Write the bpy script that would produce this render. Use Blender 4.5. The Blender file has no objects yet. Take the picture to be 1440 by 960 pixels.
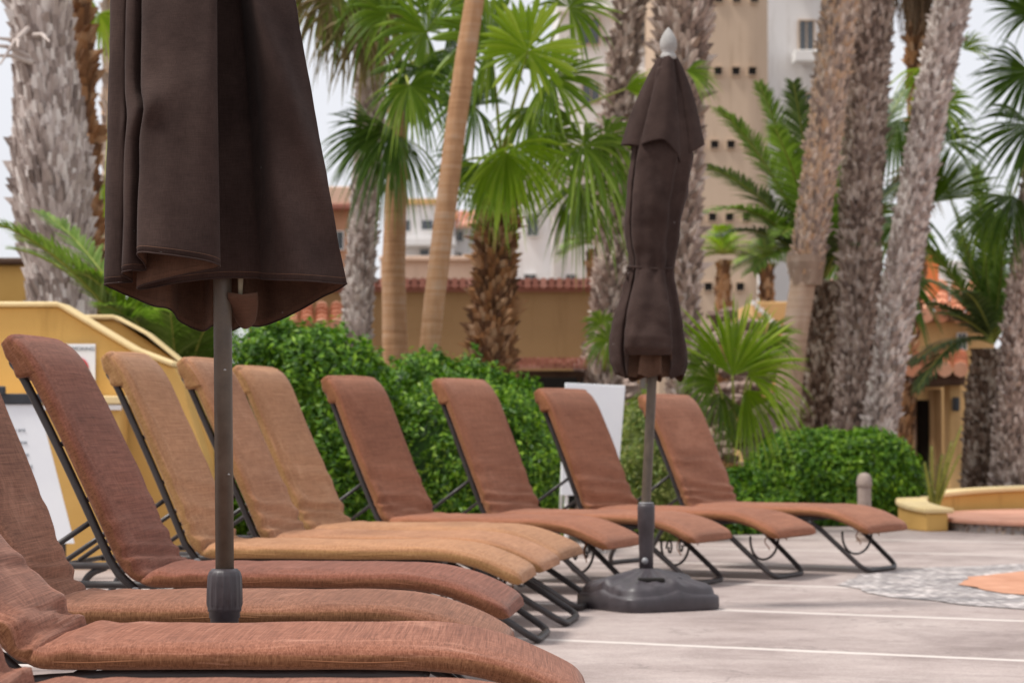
import bpy, math, random
import numpy as np
from mathutils import Vector, Matrix, noise as mnoise

R = math.radians
sc = bpy.context.scene
C = sc.collection
random.seed(7)

# ------------------------------------------------------------------ camera, sky, sun, exposure
CAMZ, F, PITCH = 0.76, 3400.0, math.atan(122 / 3400.0)
cam_d = bpy.data.cameras.new("camera")
cam = bpy.data.objects.new("camera", cam_d)
C.objects.link(cam)
cam.location = (0, 0, CAMZ)
cam.rotation_euler = (R(90) + PITCH, 0, 0)
cam_d.lens = 85.0
cam_d.sensor_width = 36.0
cam_d.clip_start = 0.1
cam_d.clip_end = 3000
cam_d.dof.use_dof = True
cam_d.dof.focus_distance = 5.3
cam_d.dof.aperture_fstop = 8.0
sc.camera = cam

SUN_EL, SUN_AZ = R(60), R(256)      # azimuth clockwise from +Y
w = bpy.data.worlds.new("World")
sc.world = w
w.use_nodes = True
nt = w.node_tree
nt.nodes.clear()
out = nt.nodes.new("ShaderNodeOutputWorld")
bg = nt.nodes.new("ShaderNodeBackground")
sky = nt.nodes.new("ShaderNodeTexSky")
sky.sky_type = 'NISHITA'
sky.sun_disc = False
sky.sun_elevation = SUN_EL
sky.sun_rotation = SUN_AZ
sky.dust_density = 3.0
tc = nt.nodes.new("ShaderNodeTexCoord")
nz = nt.nodes.new("ShaderNodeTexNoise")
nz.inputs['Scale'].default_value = 2.2
nz.inputs['Detail'].default_value = 5
cr = nt.nodes.new("ShaderNodeValToRGB")
cr.color_ramp.elements[0].position = .3
cr.color_ramp.elements[0].color = (7.2, 7.25, 7.7, 1)
cr.color_ramp.elements[1].position = .7
cr.color_ramp.elements[1].color = (9.0, 9.0, 9.3, 1)
mx = nt.nodes.new("ShaderNodeMix")
mx.data_type = 'RGBA'
mx.inputs[0].default_value = .88
nt.links.new(tc.outputs['Generated'], nz.inputs['Vector'])
nt.links.new(nz.outputs['Fac'], cr.inputs['Fac'])
nt.links.new(sky.outputs[0], mx.inputs[6])
nt.links.new(cr.outputs[0], mx.inputs[7])
nt.links.new(mx.outputs[2], bg.inputs['Color'])
bg.inputs['Strength'].default_value = 0.095
nt.links.new(bg.outputs[0], out.inputs[0])

sun_d = bpy.data.lights.new("sun", 'SUN')
sun_d.energy = 3.0
sun_d.angle = R(12)
sun_d.color = (1, .96, .9)
sun = bpy.data.objects.new("sun", sun_d)
C.objects.link(sun)
sv = Vector((math.sin(SUN_AZ) * math.cos(SUN_EL), math.cos(SUN_AZ) * math.cos(SUN_EL), math.sin(SUN_EL)))
sun.rotation_euler = sv.to_track_quat('Z', 'Y').to_euler()

sc.view_settings.view_transform = 'Standard'
sc.view_settings.look = 'None'
sc.view_settings.gamma = 1.0
sc.view_settings.exposure = 0.36
sc.render.engine = 'CYCLES'
sc.cycles.max_bounces = 6
sc.cycles.diffuse_bounces = 3
sc.cycles.use_denoising = True


def P(px, py, d):
    """world point seen at photo pixel (px,py) at world distance y=d"""
    u, v = (px - 720) / F, (480 - py) / F
    dy = math.cos(PITCH) - v * math.sin(PITCH)
    dz = math.sin(PITCH) + v * math.cos(PITCH)
    k = d / dy
    return Vector((u * k, d, CAMZ + dz * k))


# ------------------------------------------------------------------ materials
def new_mat(name):
    m = bpy.data.materials.new(name)
    m.use_nodes = True
    n = m.node_tree
    n.nodes.clear()
    return m, n


def node(n, t, **kw):
    x = n.nodes.new(t)
    for k, v in kw.items():
        setattr(x, k, v)
    return x


def ramp(n, fac, stops):
    r = node(n, "ShaderNodeValToRGB")
    e = r.color_ramp.elements
    while len(e) > 1:
        e.remove(e[-1])
    e[0].position, e[0].color = stops[0][0], (*stops[0][1], 1)
    for p, c in stops[1:]:
        q = e.new(p)
        q.color = (*c, 1)
    n.links.new(fac, r.inputs['Fac'])
    return r.outputs[0]


def mixc(n, fac, a, b, mode='MIX'):
    m = node(n, "ShaderNodeMix", data_type='RGBA', blend_type=mode)
    for i, v in ((0, fac), (6, a), (7, b)):
        if hasattr(v, 'links'):
            n.links.new(v, m.inputs[i])
        elif i == 0:
            m.inputs[0].default_value = v
        else:
            m.inputs[i].default_value = (*v, 1)
    return m.outputs[2]


def coords(n, kind='Object', scale=(1, 1, 1), rot=(0, 0, 0)):
    t = node(n, "ShaderNodeTexCoord")
    mp = node(n, "ShaderNodeMapping")
    mp.inputs['Scale'].default_value = scale
    mp.inputs['Rotation'].default_value = rot
    n.links.new(t.outputs[kind], mp.inputs['Vector'])
    return mp.outputs[0]


def noise_tex(n, vec, scale, detail=5, rough=.55, dist=0):
    t = node(n, "ShaderNodeTexNoise")
    t.inputs['Scale'].default_value = scale
    t.inputs['Detail'].default_value = detail
    t.inputs['Roughness'].default_value = rough
    t.inputs['Distortion'].default_value = dist
    n.links.new(vec, t.inputs['Vector'])
    return t.outputs['Fac']


def mathn(n, op, a, b=None):
    m = node(n, "ShaderNodeMath", operation=op)
    for i, v in enumerate((a, b)):
        if v is None:
            continue
        if hasattr(v, 'links'):
            n.links.new(v, m.inputs[i])
        else:
            m.inputs[i].default_value = v
    return m.outputs[0]


def finish(m, n, col, rough=.7, bumph=None, bump=.3, dist=.01, metal=0, spec=.3, sheen=0):
    b = node(n, "ShaderNodeBsdfPrincipled")
    o = node(n, "ShaderNodeOutputMaterial")
    if hasattr(col, 'links'):
        n.links.new(col, b.inputs['Base Color'])
    else:
        b.inputs['Base Color'].default_value = (*col, 1)
    if hasattr(rough, 'links'):
        n.links.new(rough, b.inputs['Roughness'])
    else:
        b.inputs['Roughness'].default_value = rough
    b.inputs['Metallic'].default_value = metal
    b.inputs['Specular IOR Level'].default_value = spec
    if sheen:
        b.inputs['Sheen Weight'].default_value = sheen
        b.inputs['Sheen Roughness'].default_value = .5
    if bumph is not None:
        bp = node(n, "ShaderNodeBump")
        bp.inputs['Strength'].default_value = bump
        bp.inputs['Distance'].default_value = dist
        n.links.new(bumph, bp.inputs['Height'])
        n.links.new(bp.outputs[0], b.inputs['Normal'])
    n.links.new(b.outputs[0], o.inputs[0])
    return m


def stucco(name, c1, c2, scale=1.2, rough=.85, bump=.25, fine=60, spec=.2):
    m, n = new_mat(name)
    v = coords(n)
    a = noise_tex(n, v, scale, 6, .6)
    f = noise_tex(n, v, fine, 3, .6)
    c = ramp(n, a, [(.3, c1), (.72, c2)])
    if scale < 2:   # rain streaks and patches on outdoor walls
        sk = noise_tex(n, coords(n, 'Object', (4.5, 4.5, .5)), 1, 6, .7)
        c = mixc(n, 1.0, c, ramp(n, sk, [(.30, (.80, .78, .75)), (.48, (1, 1, 1))]), 'MULTIPLY')
    return finish(m, n, c, rough, f, bump, .005, spec=spec)


def fabric(name, c_dark, c_mid, c_light, stain=.5):
    """slubby outdoor weave; u runs along the cushion, v around its girth"""
    m, n = new_mat(name)
    a = noise_tex(n, coords(n, 'UV', (380, 26, 1)), 1.0, 3, .6)
    b = noise_tex(n, coords(n, 'UV', (26, 420, 1)), 1.0, 3, .6)
    g = noise_tex(n, coords(n, 'UV', (130, 9, 1)), 1.0, 2, .5)
    ab = mathn(n, 'ADD', mathn(n, 'MULTIPLY', a, .46), mathn(n, 'MULTIPLY', b, .30))
    ab = mathn(n, 'ADD', ab, mathn(n, 'MULTIPLY', g, .24))
    col = ramp(n, ab, [(.39, c_dark), (.5, c_mid), (.61, c_light)])
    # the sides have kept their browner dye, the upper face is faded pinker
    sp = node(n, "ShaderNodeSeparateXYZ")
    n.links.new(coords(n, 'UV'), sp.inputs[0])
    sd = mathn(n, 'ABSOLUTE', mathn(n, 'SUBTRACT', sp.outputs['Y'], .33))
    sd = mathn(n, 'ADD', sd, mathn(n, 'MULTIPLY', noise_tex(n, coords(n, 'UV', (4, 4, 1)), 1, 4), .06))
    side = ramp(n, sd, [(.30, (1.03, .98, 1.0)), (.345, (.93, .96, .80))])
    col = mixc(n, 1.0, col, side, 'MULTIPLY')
    big = noise_tex(n, coords(n, 'UV', (3.2, 3.8, 1)), 1.0, 5, .65)
    fade = ramp(n, big, [(.34, (.82, .80, .80)), (.5, (1, 1, 1)), (.68, (1.13, 1.12, 1.10))])
    col = mixc(n, 1.0, col, fade, 'MULTIPLY')
    st = noise_tex(n, coords(n, 'UV', (5, 16, 1)), 1.0, 8, .7, .6)
    st = ramp(n, st, [(.55, (0, 0, 0)), (.70, (stain * .8,) * 3)])
    col = mixc(n, st, col, tuple(min(1, x * 1.75 + .06) for x in c_light))
    return finish(m, n, col, .92, ab, .3, .003, spec=.12, sheen=.08)


def cloth_dark(name, c1, c2):
    m, n = new_mat(name)
    v = coords(n, 'Object')
    warp = noise_tex(n, coords(n, 'Object', (800, 800, 40)), 1, 2, .6)
    weft = noise_tex(n, coords(n, 'Object', (40, 40, 900)), 1, 2, .6)
    wv = mathn(n, 'ADD', mathn(n, 'MULTIPLY', warp, .5), mathn(n, 'MULTIPLY', weft, .5))
    big = noise_tex(n, v, 4.5, 6, .65)
    col = ramp(n, big, [(.3, c1), (.7, c2)])
    col = mixc(n, 1.0, col, ramp(n, wv, [(.4, (.84, .84, .84)), (.6, (1.16, 1.15, 1.15))]), 'MULTIPLY')
    vo = node(n, "ShaderNodeTexVoronoi")
    vo.inputs['Scale'].default_value = 9
    n.links.new(v, vo.inputs['Vector'])
    sp = ramp(n, vo.outputs['Distance'], [(.0, (.8, .8, .8)), (.035, (.0, .0, .0))])
    col = mixc(n, sp, col, (.26, .25, .25))
    return finish(m, n, col, .9, wv, .3, .0015, spec=.08, sheen=.03)


def metal_paint(name, c, rough=.42, spec=.5):
    m, n = new_mat(name)
    a = noise_tex(n, coords(n), 18, 6, .7)
    col = ramp(n, a, [(.35, tuple(x * .8 for x in c)), (.68, tuple(x * 1.35 for x in c))])
    rr = ramp(n, a, [(.3, (rough - .1,) * 3), (.7, (rough + .22,) * 3)])
    return finish(m, n, col, rr, a, .12, .003, spec=spec)


def leaf_mat(name, cols, rough=.45, transl=.35, tipcol=None):
    m, n = new_mat(name)
    g = node(n, "ShaderNodeNewGeometry")
    sm = noise_tex(n, coords(n), 3.2, 3, .6)
    r = mathn(n, 'ADD', mathn(n, 'MULTIPLY', g.outputs['Random Per Island'], .62), mathn(n, 'MULTIPLY', sm, .45))
    k = len(cols)
    col = ramp(n, r, [(.15 + .75 * i / (k - 1), c) for i, c in enumerate(cols)])
    b = node(n, "ShaderNodeBsdfPrincipled")
    n.links.new(col, b.inputs['Base Color'])
    b.inputs['Roughness'].default_value = rough
    b.inputs['Specular IOR Level'].default_value = .4
    t = node(n, "ShaderNodeBsdfTranslucent")
    n.links.new(mixc(n, 1, col, (1.25, 1.35, .55), 'MULTIPLY'), t.inputs['Color'])
    mm = node(n, "ShaderNodeMixShader")
    mm.inputs[0].default_value = transl
    n.links.new(b.outputs[0], mm.inputs[1])
    n.links.new(t.outputs[0], mm.inputs[2])
    o = node(n, "ShaderNodeOutputMaterial")
    n.links.new(mm.outputs[0], o.inputs[0])
    return m


def bark_mat(name, cols, scale=9, bump=.7):
    m, n = new_mat(name)
    g = node(n, "ShaderNodeNewGeometry")
    v = coords(n, 'Object', (1, 1, .45))
    a = noise_tex(n, v, scale, 7, .7)
    big = noise_tex(n, coords(n), 1.6, 4, .6)
    r = mathn(n, 'ADD', mathn(n, 'MULTIPLY', g.outputs['Random Per Island'], .5), mathn(n, 'MULTIPLY', a, .35))
    r = mathn(n, 'ADD', r, mathn(n, 'MULTIPLY', big, .25))
    k = len(cols)
    col = ramp(n, r, [(.2 + .62 * i / (k - 1), c) for i, c in enumerate(cols)])
    return finish(m, n, col, .9, a, bump, .02, spec=.15)


def smooth_bark(name, c1, c2, c3):
    m, n = new_mat(name)
    rings = noise_tex(n, coords(n, 'Object', (1.2, 1.2, 34)), 1, 4, .6)
    st = noise_tex(n, coords(n, 'Object', (6, 6, 1.2)), 1, 5, .65)
    f = mathn(n, 'ADD', mathn(n, 'MULTIPLY', rings, .4), mathn(n, 'MULTIPLY', st, .6))
    col = ramp(n, f, [(.36, c1), (.5, c2), (.66, c3)])
    return finish(m, n, col, .85, rings, .3, .008, spec=.2)


def tile_mat(name, cols):
    m, n = new_mat(name)
    g = node(n, "ShaderNodeNewGeometry")
    a = noise_tex(n, coords(n), 7, 5, .6)
    r = mathn(n, 'ADD', mathn(n, 'MULTIPLY', g.outputs['Random Per Island'], .6), mathn(n, 'MULTIPLY', a, .4))
    k = len(cols)
    col = ramp(n, r, [(.2 + .6 * i / (k - 1), c) for i, c in enumerate(cols)])
    return finish(m, n, col, .8, a, .2, .01, spec=.2)


M = {}
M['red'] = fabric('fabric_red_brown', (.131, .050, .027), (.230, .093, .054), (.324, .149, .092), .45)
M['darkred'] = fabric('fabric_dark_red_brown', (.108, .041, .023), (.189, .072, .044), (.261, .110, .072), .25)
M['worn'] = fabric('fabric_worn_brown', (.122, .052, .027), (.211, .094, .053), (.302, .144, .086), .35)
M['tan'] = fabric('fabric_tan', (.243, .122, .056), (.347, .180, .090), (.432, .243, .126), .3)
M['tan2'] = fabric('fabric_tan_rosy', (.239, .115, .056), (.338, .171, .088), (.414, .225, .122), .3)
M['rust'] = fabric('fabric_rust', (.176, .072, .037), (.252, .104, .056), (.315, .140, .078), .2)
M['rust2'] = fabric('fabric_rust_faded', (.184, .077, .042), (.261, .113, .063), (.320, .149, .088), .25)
M['frame'] = metal_paint('lounger_frame_paint', (.032, .026, .026), .4, .45)
M['bolt'] = metal_paint('bolt_metal', (.22, .22, .23), .35, .5)
M['canopy'] = cloth_dark('umbrella_cloth', (.026, .0160, .0140), (.062, .040, .034))
M['canopy_in'] = cloth_dark('umbrella_cloth_faded', (.065, .037, .026), (.14, .078, .052))
M['pole'] = metal_paint('umbrella_pole_bronze', (.082, .062, .045), .42, .5)
M['plastic'] = metal_paint('base_plastic', (.045, .037, .042), .42, .5)
M['finial'] = stucco('finial_grey', (.27, .26, .245), (.40, .385, .37), 20)
M['beige_rod'] = stucco('rib_wood', (.26, .22, .15), (.36, .31, .22), 20)
M['yellow'] = stucco('yellow_stucco', (.56, .33, .095), (.70, .44, .15), .9)
M['yellow_cap'] = stucco('pale_yellow_cap', (.68, .50, .24), (.82, .66, .38), 1.5)
M['ochre'] = stucco('ochre_stucco', (.29, .165, .072), (.37, .225, .11), .5)
M['ochre2'] = stucco('light_ochre_stucco', (.55, .33, .14), (.70, .46, .22), .5)
M['peach'] = stucco('peach_stucco', (.60, .40, .29), (.76, .55, .42), .5)
M['salmon'] = stucco('salmon_stucco', (.48, .24, .14), (.62, .36, .23), .5)
M['orange'] = stucco('orange_stucco', (.62, .20, .07), (.75, .28, .11), .5)
M['white'] = stucco('white_stucco', (.70, .68, .67), (.82, .80, .79), .15)
M['cream'] = stucco('cream_stucco', (.50, .375, .275), (.60, .465, .35), .15)
M['trim'] = stucco('white_trim', (.78, .76, .74), (.85, .83, .81), 2)
M['board'] = stucco('white_board', (.76, .78, .82), (.84, .86, .88), 3, .5, .05)
M['glass'] = metal_paint('dark_glass', (.07, .08, .09), .12, .6)
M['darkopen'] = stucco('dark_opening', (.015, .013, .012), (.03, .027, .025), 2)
M['brownwood'] = stucco('dark_brown_wood', (.07, .04, .03), (.13, .08, .055), 6)
M['black'] = metal_paint('black_plastic', (.025, .028, .035), .4)
M['ink'] = stucco('printed_ink', (.10, .12, .15), (.15, .17, .20), 5)
M['inkred'] = stucco('printed_red', (.55, .05, .06), (.65, .08, .09), 5)
M['tagy'] = stucco('yellow_tag', (.80, .42, .03), (.9, .52, .06), 20, .5)
M['terracotta'] = stucco('terracotta_slab', (.46, .22, .15), (.62, .34, .25), 2.5)
M['tile'] = tile_mat('terracotta_tiles', [(.42, .15, .08), (.62, .26, .15), (.74, .40, .27)])
M['tilered'] = tile_mat('coping_tiles', [(.24, .09, .065), (.36, .15, .11), (.46, .22, .17)])
M['stone'] = bark_mat('garden_rock', [(.10, .065, .05), (.20, .135, .11), (.32, .225, .19), (.42, .33, .29)], 6, .8)
M['bollard'] = stucco('bollard_concrete', (.22, .17, .145), (.36, .29, .25), 12)
M['hedge'] = leaf_mat('hedge_leaf', [(.012, .045, .003), (.045, .13, .006), (.115, .25, .010), (.26, .42, .025)], .5, .32)
M['hedge_y'] = leaf_mat('hedge_leaf_yellow', [(.05, .09, .015), (.12, .18, .03), (.21, .25, .055), (.30, .30, .09)], .45, .3)
M['hedge_light'] = leaf_mat('hedge_leaf_light', [(.014, .05, .004), (.055, .15, .008), (.14, .28, .014), (.31, .46, .035)], .45, .3)
M['twig'] = bark_mat('twig_bark', [(.05, .035, .02), (.10, .07, .045), (.14, .10, .07)], 20)
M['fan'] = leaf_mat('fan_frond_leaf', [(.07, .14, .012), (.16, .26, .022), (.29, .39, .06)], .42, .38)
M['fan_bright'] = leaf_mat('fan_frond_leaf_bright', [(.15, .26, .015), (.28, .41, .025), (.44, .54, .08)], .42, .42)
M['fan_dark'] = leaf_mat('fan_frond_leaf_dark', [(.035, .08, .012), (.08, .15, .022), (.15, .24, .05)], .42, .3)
M['fan_dry'] = leaf_mat('dry_frond_leaf', [(.12, .085, .035), (.20, .16, .06), (.30, .22, .11)], .7, .25)
M['skirt'] = leaf_mat('dead_frond_leaf', [(.05, .03, .016), (.11, .066, .036), (.18, .11, .06)], .8, .1)
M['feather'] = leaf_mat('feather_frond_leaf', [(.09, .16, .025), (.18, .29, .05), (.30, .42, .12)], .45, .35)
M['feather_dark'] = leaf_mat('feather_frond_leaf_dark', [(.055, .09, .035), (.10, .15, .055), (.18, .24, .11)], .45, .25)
M['petiole'] = stucco('frond_stalk', (.22, .26, .05), (.38, .40, .10), 5, .5)
M['bark_grey'] = bark_mat('palm_bark_grey', [(.10, .074, .065), (.36, .29, .26), (.55, .47, .435), (.76, .70, .66)])
M['bark_mix'] = bark_mat('palm_bark_mixed', [(.07, .05, .042), (.27, .20, .17), (.50, .39, .335), (.74, .64, .58)])
M['bark_orange'] = bark_mat('palm_bark_orange', [(.09, .065, .055), (.33, .25, .215), (.54, .43, .365), (.60, .40, .26), (.76, .66, .60)])
M['bark_brown'] = bark_mat('palm_bark_brown', [(.05, .03, .022), (.17, .088, .05), (.36, .18, .08), (.50, .33, .21)])
M['bark_pale'] = bark_mat('palm_bark_spotted', [(.06, .04, .03), (.17, .11, .08), (.36, .26, .20), (.74, .65, .56)])
M['smooth_tan'] = smooth_bark('smooth_trunk_tan', (.26, .13, .065), (.40, .225, .12), (.46, .33, .24))
M['smooth_pale'] = smooth_bark('smooth_trunk_pale', (.36, .24, .17), (.48, .34, .25), (.55, .43, .35))


def deck_mat():
    m, n = new_mat('concrete_deck')
    v = coords(n, 'Object')
    a = noise_tex(n, v, 1.6, 8, .68, .4)
    f = noise_tex(n, coords(n, 'Object', (1, 1, 1)), 38, 6, .7)
    s = noise_tex(n, coords(n, 'Object', (1.2, 1.8, 1), (0, 0, R(27))), 1.1, 6, .65)
    t = mathn(n, 'ADD', mathn(n, 'MULTIPLY', a, .45), mathn(n, 'MULTIPLY', s, .35))
    t = mathn(n, 'ADD', t, mathn(n, 'MULTIPLY', f, .2))
    col = ramp(n, t, [(.34, (.235, .183, .165)), (.46, (.335, .27, .25)), (.56, (.41, .34, .315)), (.68, (.50, .43, .40))])
    dk = noise_tex(n, v, .9, 9, .75, 1.2)
    col = mixc(n, 1.0, col, ramp(n, dk, [(.36, (.74, .72, .72)), (.5, (1, 1, 1)), (.66, (1.1, 1.1, 1.1))]), 'MULTIPLY')
    gr = noise_tex(n, coords(n, 'Object', (1, 1, 1)), 160, 3, .7)
    col = mixc(n, 1.0, col, ramp(n, gr, [(.38, (.82, .82, .82)), (.55, (1.04, 1.04, 1.04))]), 'MULTIPLY')
    vo = node(n, "ShaderNodeTexVoronoi", feature='DISTANCE_TO_EDGE')
    vo.inputs['Scale'].default_value = .55
    wv = node(n, "ShaderNodeVectorMath", operation='ADD')
    nv = node(n, "ShaderNodeTexNoise")
    nv.inputs['Scale'].default_value = 2.5
    nv.inputs['Detail'].default_value = 6
    n.links.new(v, nv.inputs['Vector'])
    n.links.new(v, wv.inputs[0])
    n.links.new(nv.outputs['Color'], wv.inputs[1])
    n.links.new(wv.outputs[0], vo.inputs['Vector'])
    ck = ramp(n, vo.outputs['Distance'], [(.0, (.55, .55, .55)), (.006, (0, 0, 0))])
    col = mixc(n, ck, col, (.16, .13, .12))
    # pale filled joints running across the deck, every 1.6 m
    sep = node(n, "ShaderNodeSeparateXYZ")
    n.links.new(coords(n, 'Object', (1, 1, 1), (0, 0, R(27))), sep.inputs[0])
    wob = mathn(n, 'MULTIPLY', noise_tex(n, v, 6, 4), .03)
    yy = mathn(n, 'ADD', mathn(n, 'ADD', sep.outputs['Y'], wob), 160 - 11.03 + .8)
    fr = mathn(n, 'ABSOLUTE', mathn(n, 'SUBTRACT', mathn(n, 'MODULO', yy, 1.6), .8))
    line = ramp(n, fr, [(.02, (.85, .85, .85)), (.045, (0, 0, 0))])
    col = mixc(n, line, col, (.62, .56, .52))
    return finish(m, n, col, .72, f, .25, .006, spec=.35)


M['deck'] = deck_mat()


def pebble_mat(name, cols, scale):
    m, n = new_mat(name)
    vo = node(n, "ShaderNodeTexVoronoi")
    vo.inputs['Scale'].default_value = scale
    n.links.new(coords(n), vo.inputs['Vector'])
    sp = node(n, "ShaderNodeSeparateColor")
    n.links.new(vo.outputs['Color'], sp.inputs[0])
    k = len(cols)
    col = ramp(n, sp.outputs[0], [(.1 + .8 * i / (k - 1), c) for i, c in enumerate(cols)])
    gap = ramp(n, vo.outputs['Distance'], [(.32, (0, 0, 0)), (.6, (1, 1, 1))])
    col = mixc(n, gap, col, (.30, .27, .26))
    bl = noise_tex(n, coords(n), 3.5, 5, .7)
    col = mixc(n, 1.0, col, ramp(n, bl, [(.38, (.6, .6, .62)), (.6, (1.2, 1.18, 1.18))]), 'MULTIPLY')
    h = mathn(n, 'SUBTRACT', 1, vo.outputs['Distance'])
    return finish(m, n, col, .6, h, .6, .02, spec=.4)


M['pebble'] = pebble_mat('grey_pebbles', [(.20, .18, .18), (.40, .365, .35), (.58, .53, .51), (.74, .69, .66)], 22)
M['pebble_wall'] = pebble_mat('brown_pebbles', [(.12, .08, .06), (.28, .2, .15), (.45, .36, .29)], 26)
M['mosaic'] = stucco('orange_inlay', (.40, .185, .11), (.58, .31, .205), 5)
M['soil'] = stucco('soil', (.13, .10, .075), (.24, .19, .15), 3, .95, .8, 25)


# ------------------------------------------------------------------ mesh helpers
class MB:
    def __init__(s):
        s.v, s.f, s.uv = [], [], []

    def add(s, verts, faces, uvs=None):
        o = len(s.v)
        s.v.extend([tuple(x) for x in verts])
        s.f.extend([tuple(i + o for i in f) for f in faces])
        if uvs is not None:
            s.uv.extend(uvs)
        return s

    def box(s, c, size, rz=0, mat=None):
        hx, hy, hz = size[0] / 2, size[1] / 2, size[2] / 2
        vs = [Vector((x, y, z)) for x in (-hx, hx) for y in (-hy, hy) for z in (-hz, hz)]
        Mt = mat if mat is not None else Matrix.Rotation(rz, 3, 'Z')
        vs = [Mt @ v + Vector(c) for v in vs]
        return s.add(vs, [(0, 1, 3, 2), (4, 6, 7, 5), (0, 4, 5, 1), (2, 3, 7, 6), (0, 2, 6, 4), (1, 5, 7, 3)])

    def tube(s, pts, r, n=10, cap=True, sx=1.0):
        pts = [Vector(p) for p in pts]
        k = len(pts)
        rr = r if isinstance(r, (list, tuple)) else [r] * k
        vs, fs = [], []
        prev = None
        for i, p in enumerate(pts):
            t = (pts[min(i + 1, k - 1)] - pts[max(i - 1, 0)]).normalized()
            if prev is None:
                a = Vector((0, 0, 1)) if abs(t.z) < .9 else Vector((1, 0, 0))
                u = t.cross(a).normalized()
            else:
                u = (prev - t * prev.dot(t)).normalized()
            prev = u
            b = t.cross(u)
            for j in range(n):
                a = 2 * math.pi * j / n
                vs.append(p + (u * math.cos(a) * sx + b * math.sin(a)) * rr[i])
        for i in range(k - 1):
            for j in range(n):
                j2 = (j + 1) % n
                fs.append((i * n + j, i * n + j2, (i + 1) * n + j2, (i + 1) * n + j))
        if cap:
            fs.append(tuple(range(n - 1, -1, -1)))
            fs.append(tuple(range((k - 1) * n, k * n)))
        return s.add(vs, fs)

    def lathe(s, prof, c=(0, 0, 0), n=32, wave=None):
        vs, fs = [], []
        for (r, z) in prof:
            for j in range(n):
                a = 2 * math.pi * j / n
                q = r * (1 + (wave(j, z) if wave else 0))
                vs.append((c[0] + q * math.cos(a), c[1] + q * math.sin(a), c[2] + z))
        k = len(prof)
        for i in range(k - 1):
            for j in range(n):
                j2 = (j + 1) % n
                fs.append((i * n + j, i * n + j2, (i + 1) * n + j2, (i + 1) * n + j))
        fs.append(tuple(range(n - 1, -1, -1)))
        fs.append(tuple(range((k - 1) * n, k * n)))
        return s.add(vs, fs)

    def prism(s, poly, y0, y1):
        """poly of (x,z) extruded from y0 to y1"""
        k = len(poly)
        vs = [(x, y0, z) for x, z in poly] + [(x, y1, z) for x, z in poly]
        fs = [tuple(range(k)), tuple(range(2 * k - 1, k - 1, -1))]
        fs += [(i, i + k, (i + 1) % k + k, (i + 1) % k) for i in range(k)]
        return s.add(vs, fs)

    def build(s, name, mat, parent=None, smooth=False, bevel=0, loc=None, sub=0):
        me = bpy.data.meshes.new(name)
        me.from_pydata(s.v, [], s.f)
        if s.uv:
            l = me.uv_layers.new(name='UVMap')
            arr = np.array(s.uv, dtype=np.float32)
            idx = np.zeros(len(me.loops), dtype=np.int32)
            me.loops.foreach_get('vertex_index', idx)
            l.data.foreach_set('uv', arr[idx].ravel())
        if smooth:
            me.polygons.foreach_set('use_smooth', [True] * len(me.polygons))
        me.materials.append(mat)
        me.update()
        o = bpy.data.objects.new(name, me)
        C.objects.link(o)
        if parent is not None:
            o.parent = parent
        if loc is not None:
            o.location = loc
        if bevel:
            b = o.modifiers.new('bevel', 'BEVEL')
            b.width = bevel
            b.segments = 3
            b.limit_method = 'ANGLE'
        if sub:
            b = o.modifiers.new('sub', 'SUBSURF')
            b.levels = b.render_levels = sub
        return o


def tag(o, label=None, cat=None, group=None, kind=None):
    for k, v in (('label', label), ('category', cat), ('group', group), ('kind', kind)):
        if v:
            o[k] = v
    return o


def empty(name, loc, rz=0, label=None, cat=None, group=None):
    o = bpy.data.objects.new(name, None)
    o.empty_display_size = .1
    C.objects.link(o)
    o.location = loc
    o.rotation_euler = (0, 0, rz)
    return tag(o, label, cat, group)


def fillet(pts, r, n=6):
    pts = [Vector(p) for p in pts]
    o = [pts[0]]
    for i in range(1, len(pts) - 1):
        a, b, c = pts[i - 1], pts[i], pts[i + 1]
        d1, d2 = (a - b), (c - b)
        q = min(r, d1.length * .48, d2.length * .48)
        p1, p2 = b + d1.normalized() * q, b + d2.normalized() * q
        for k in range(n + 1):
            t = k / n
            o.append(p1 * (1 - t) ** 2 + b * 2 * t * (1 - t) + p2 * t * t)
    o.append(pts[-1])
    return o


# ------------------------------------------------------------------ ground
def sheet(name, poly, z, mat):
    me = bpy.data.meshes.new(name)
    me.from_pydata([(x, y, z) for x, y in poly], [], [tuple(range(len(poly)))])
    me.materials.append(mat)
    o = bpy.data.objects.new(name, me)
    C.objects.link(o)
    return tag(o, kind='structure')


sheet('ground', [(-400, -60), (400, -60), (400, 900), (-400, 900)], 0, M['soil'])
sheet('pool_deck', [(-9, -4), (14, -4), (14, 21.2), (6, 21.0), (3.2, 19.4), (2.0, 18.0), (1.0, 17.2), (-.2, 15.2), (-1.2, 14.0), (-9, 14)], .004, M['deck'])
MC = (3.72, 11.55)


def ring(name, r0, r1, z, mat, n=96):
    vs, fs = [], []
    for j in range(n):
        a = 2 * math.pi * j / n
        wob = 1 + .012 * math.sin(a * 17) + .008 * math.sin(a * 31)
        vs += [(MC[0] + r0 * math.cos(a), MC[1] + r0 * math.sin(a), z), (MC[0] + r1 * wob * math.cos(a), MC[1] + r1 * wob * math.sin(a), z)]
    for j in range(n):
        k = (j + 1) % n
        fs.append((2 * j, 2 * j + 1, 2 * k + 1, 2 * k))
    me = bpy.data.meshes.new(name)
    me.from_pydata(vs, [], fs)
    me.materials.append(mat)
    o = bpy.data.objects.new(name, me)
    C.objects.link(o)
    return tag(o, kind='structure')


ring('pebble_path', 1.55, 2.12, .008, M['pebble'])
ring('orange_paving', 0.001, 1.552, .012, M['mosaic'])


# ------------------------------------------------------------------ loungers
TH, WID = .054, .60


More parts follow.
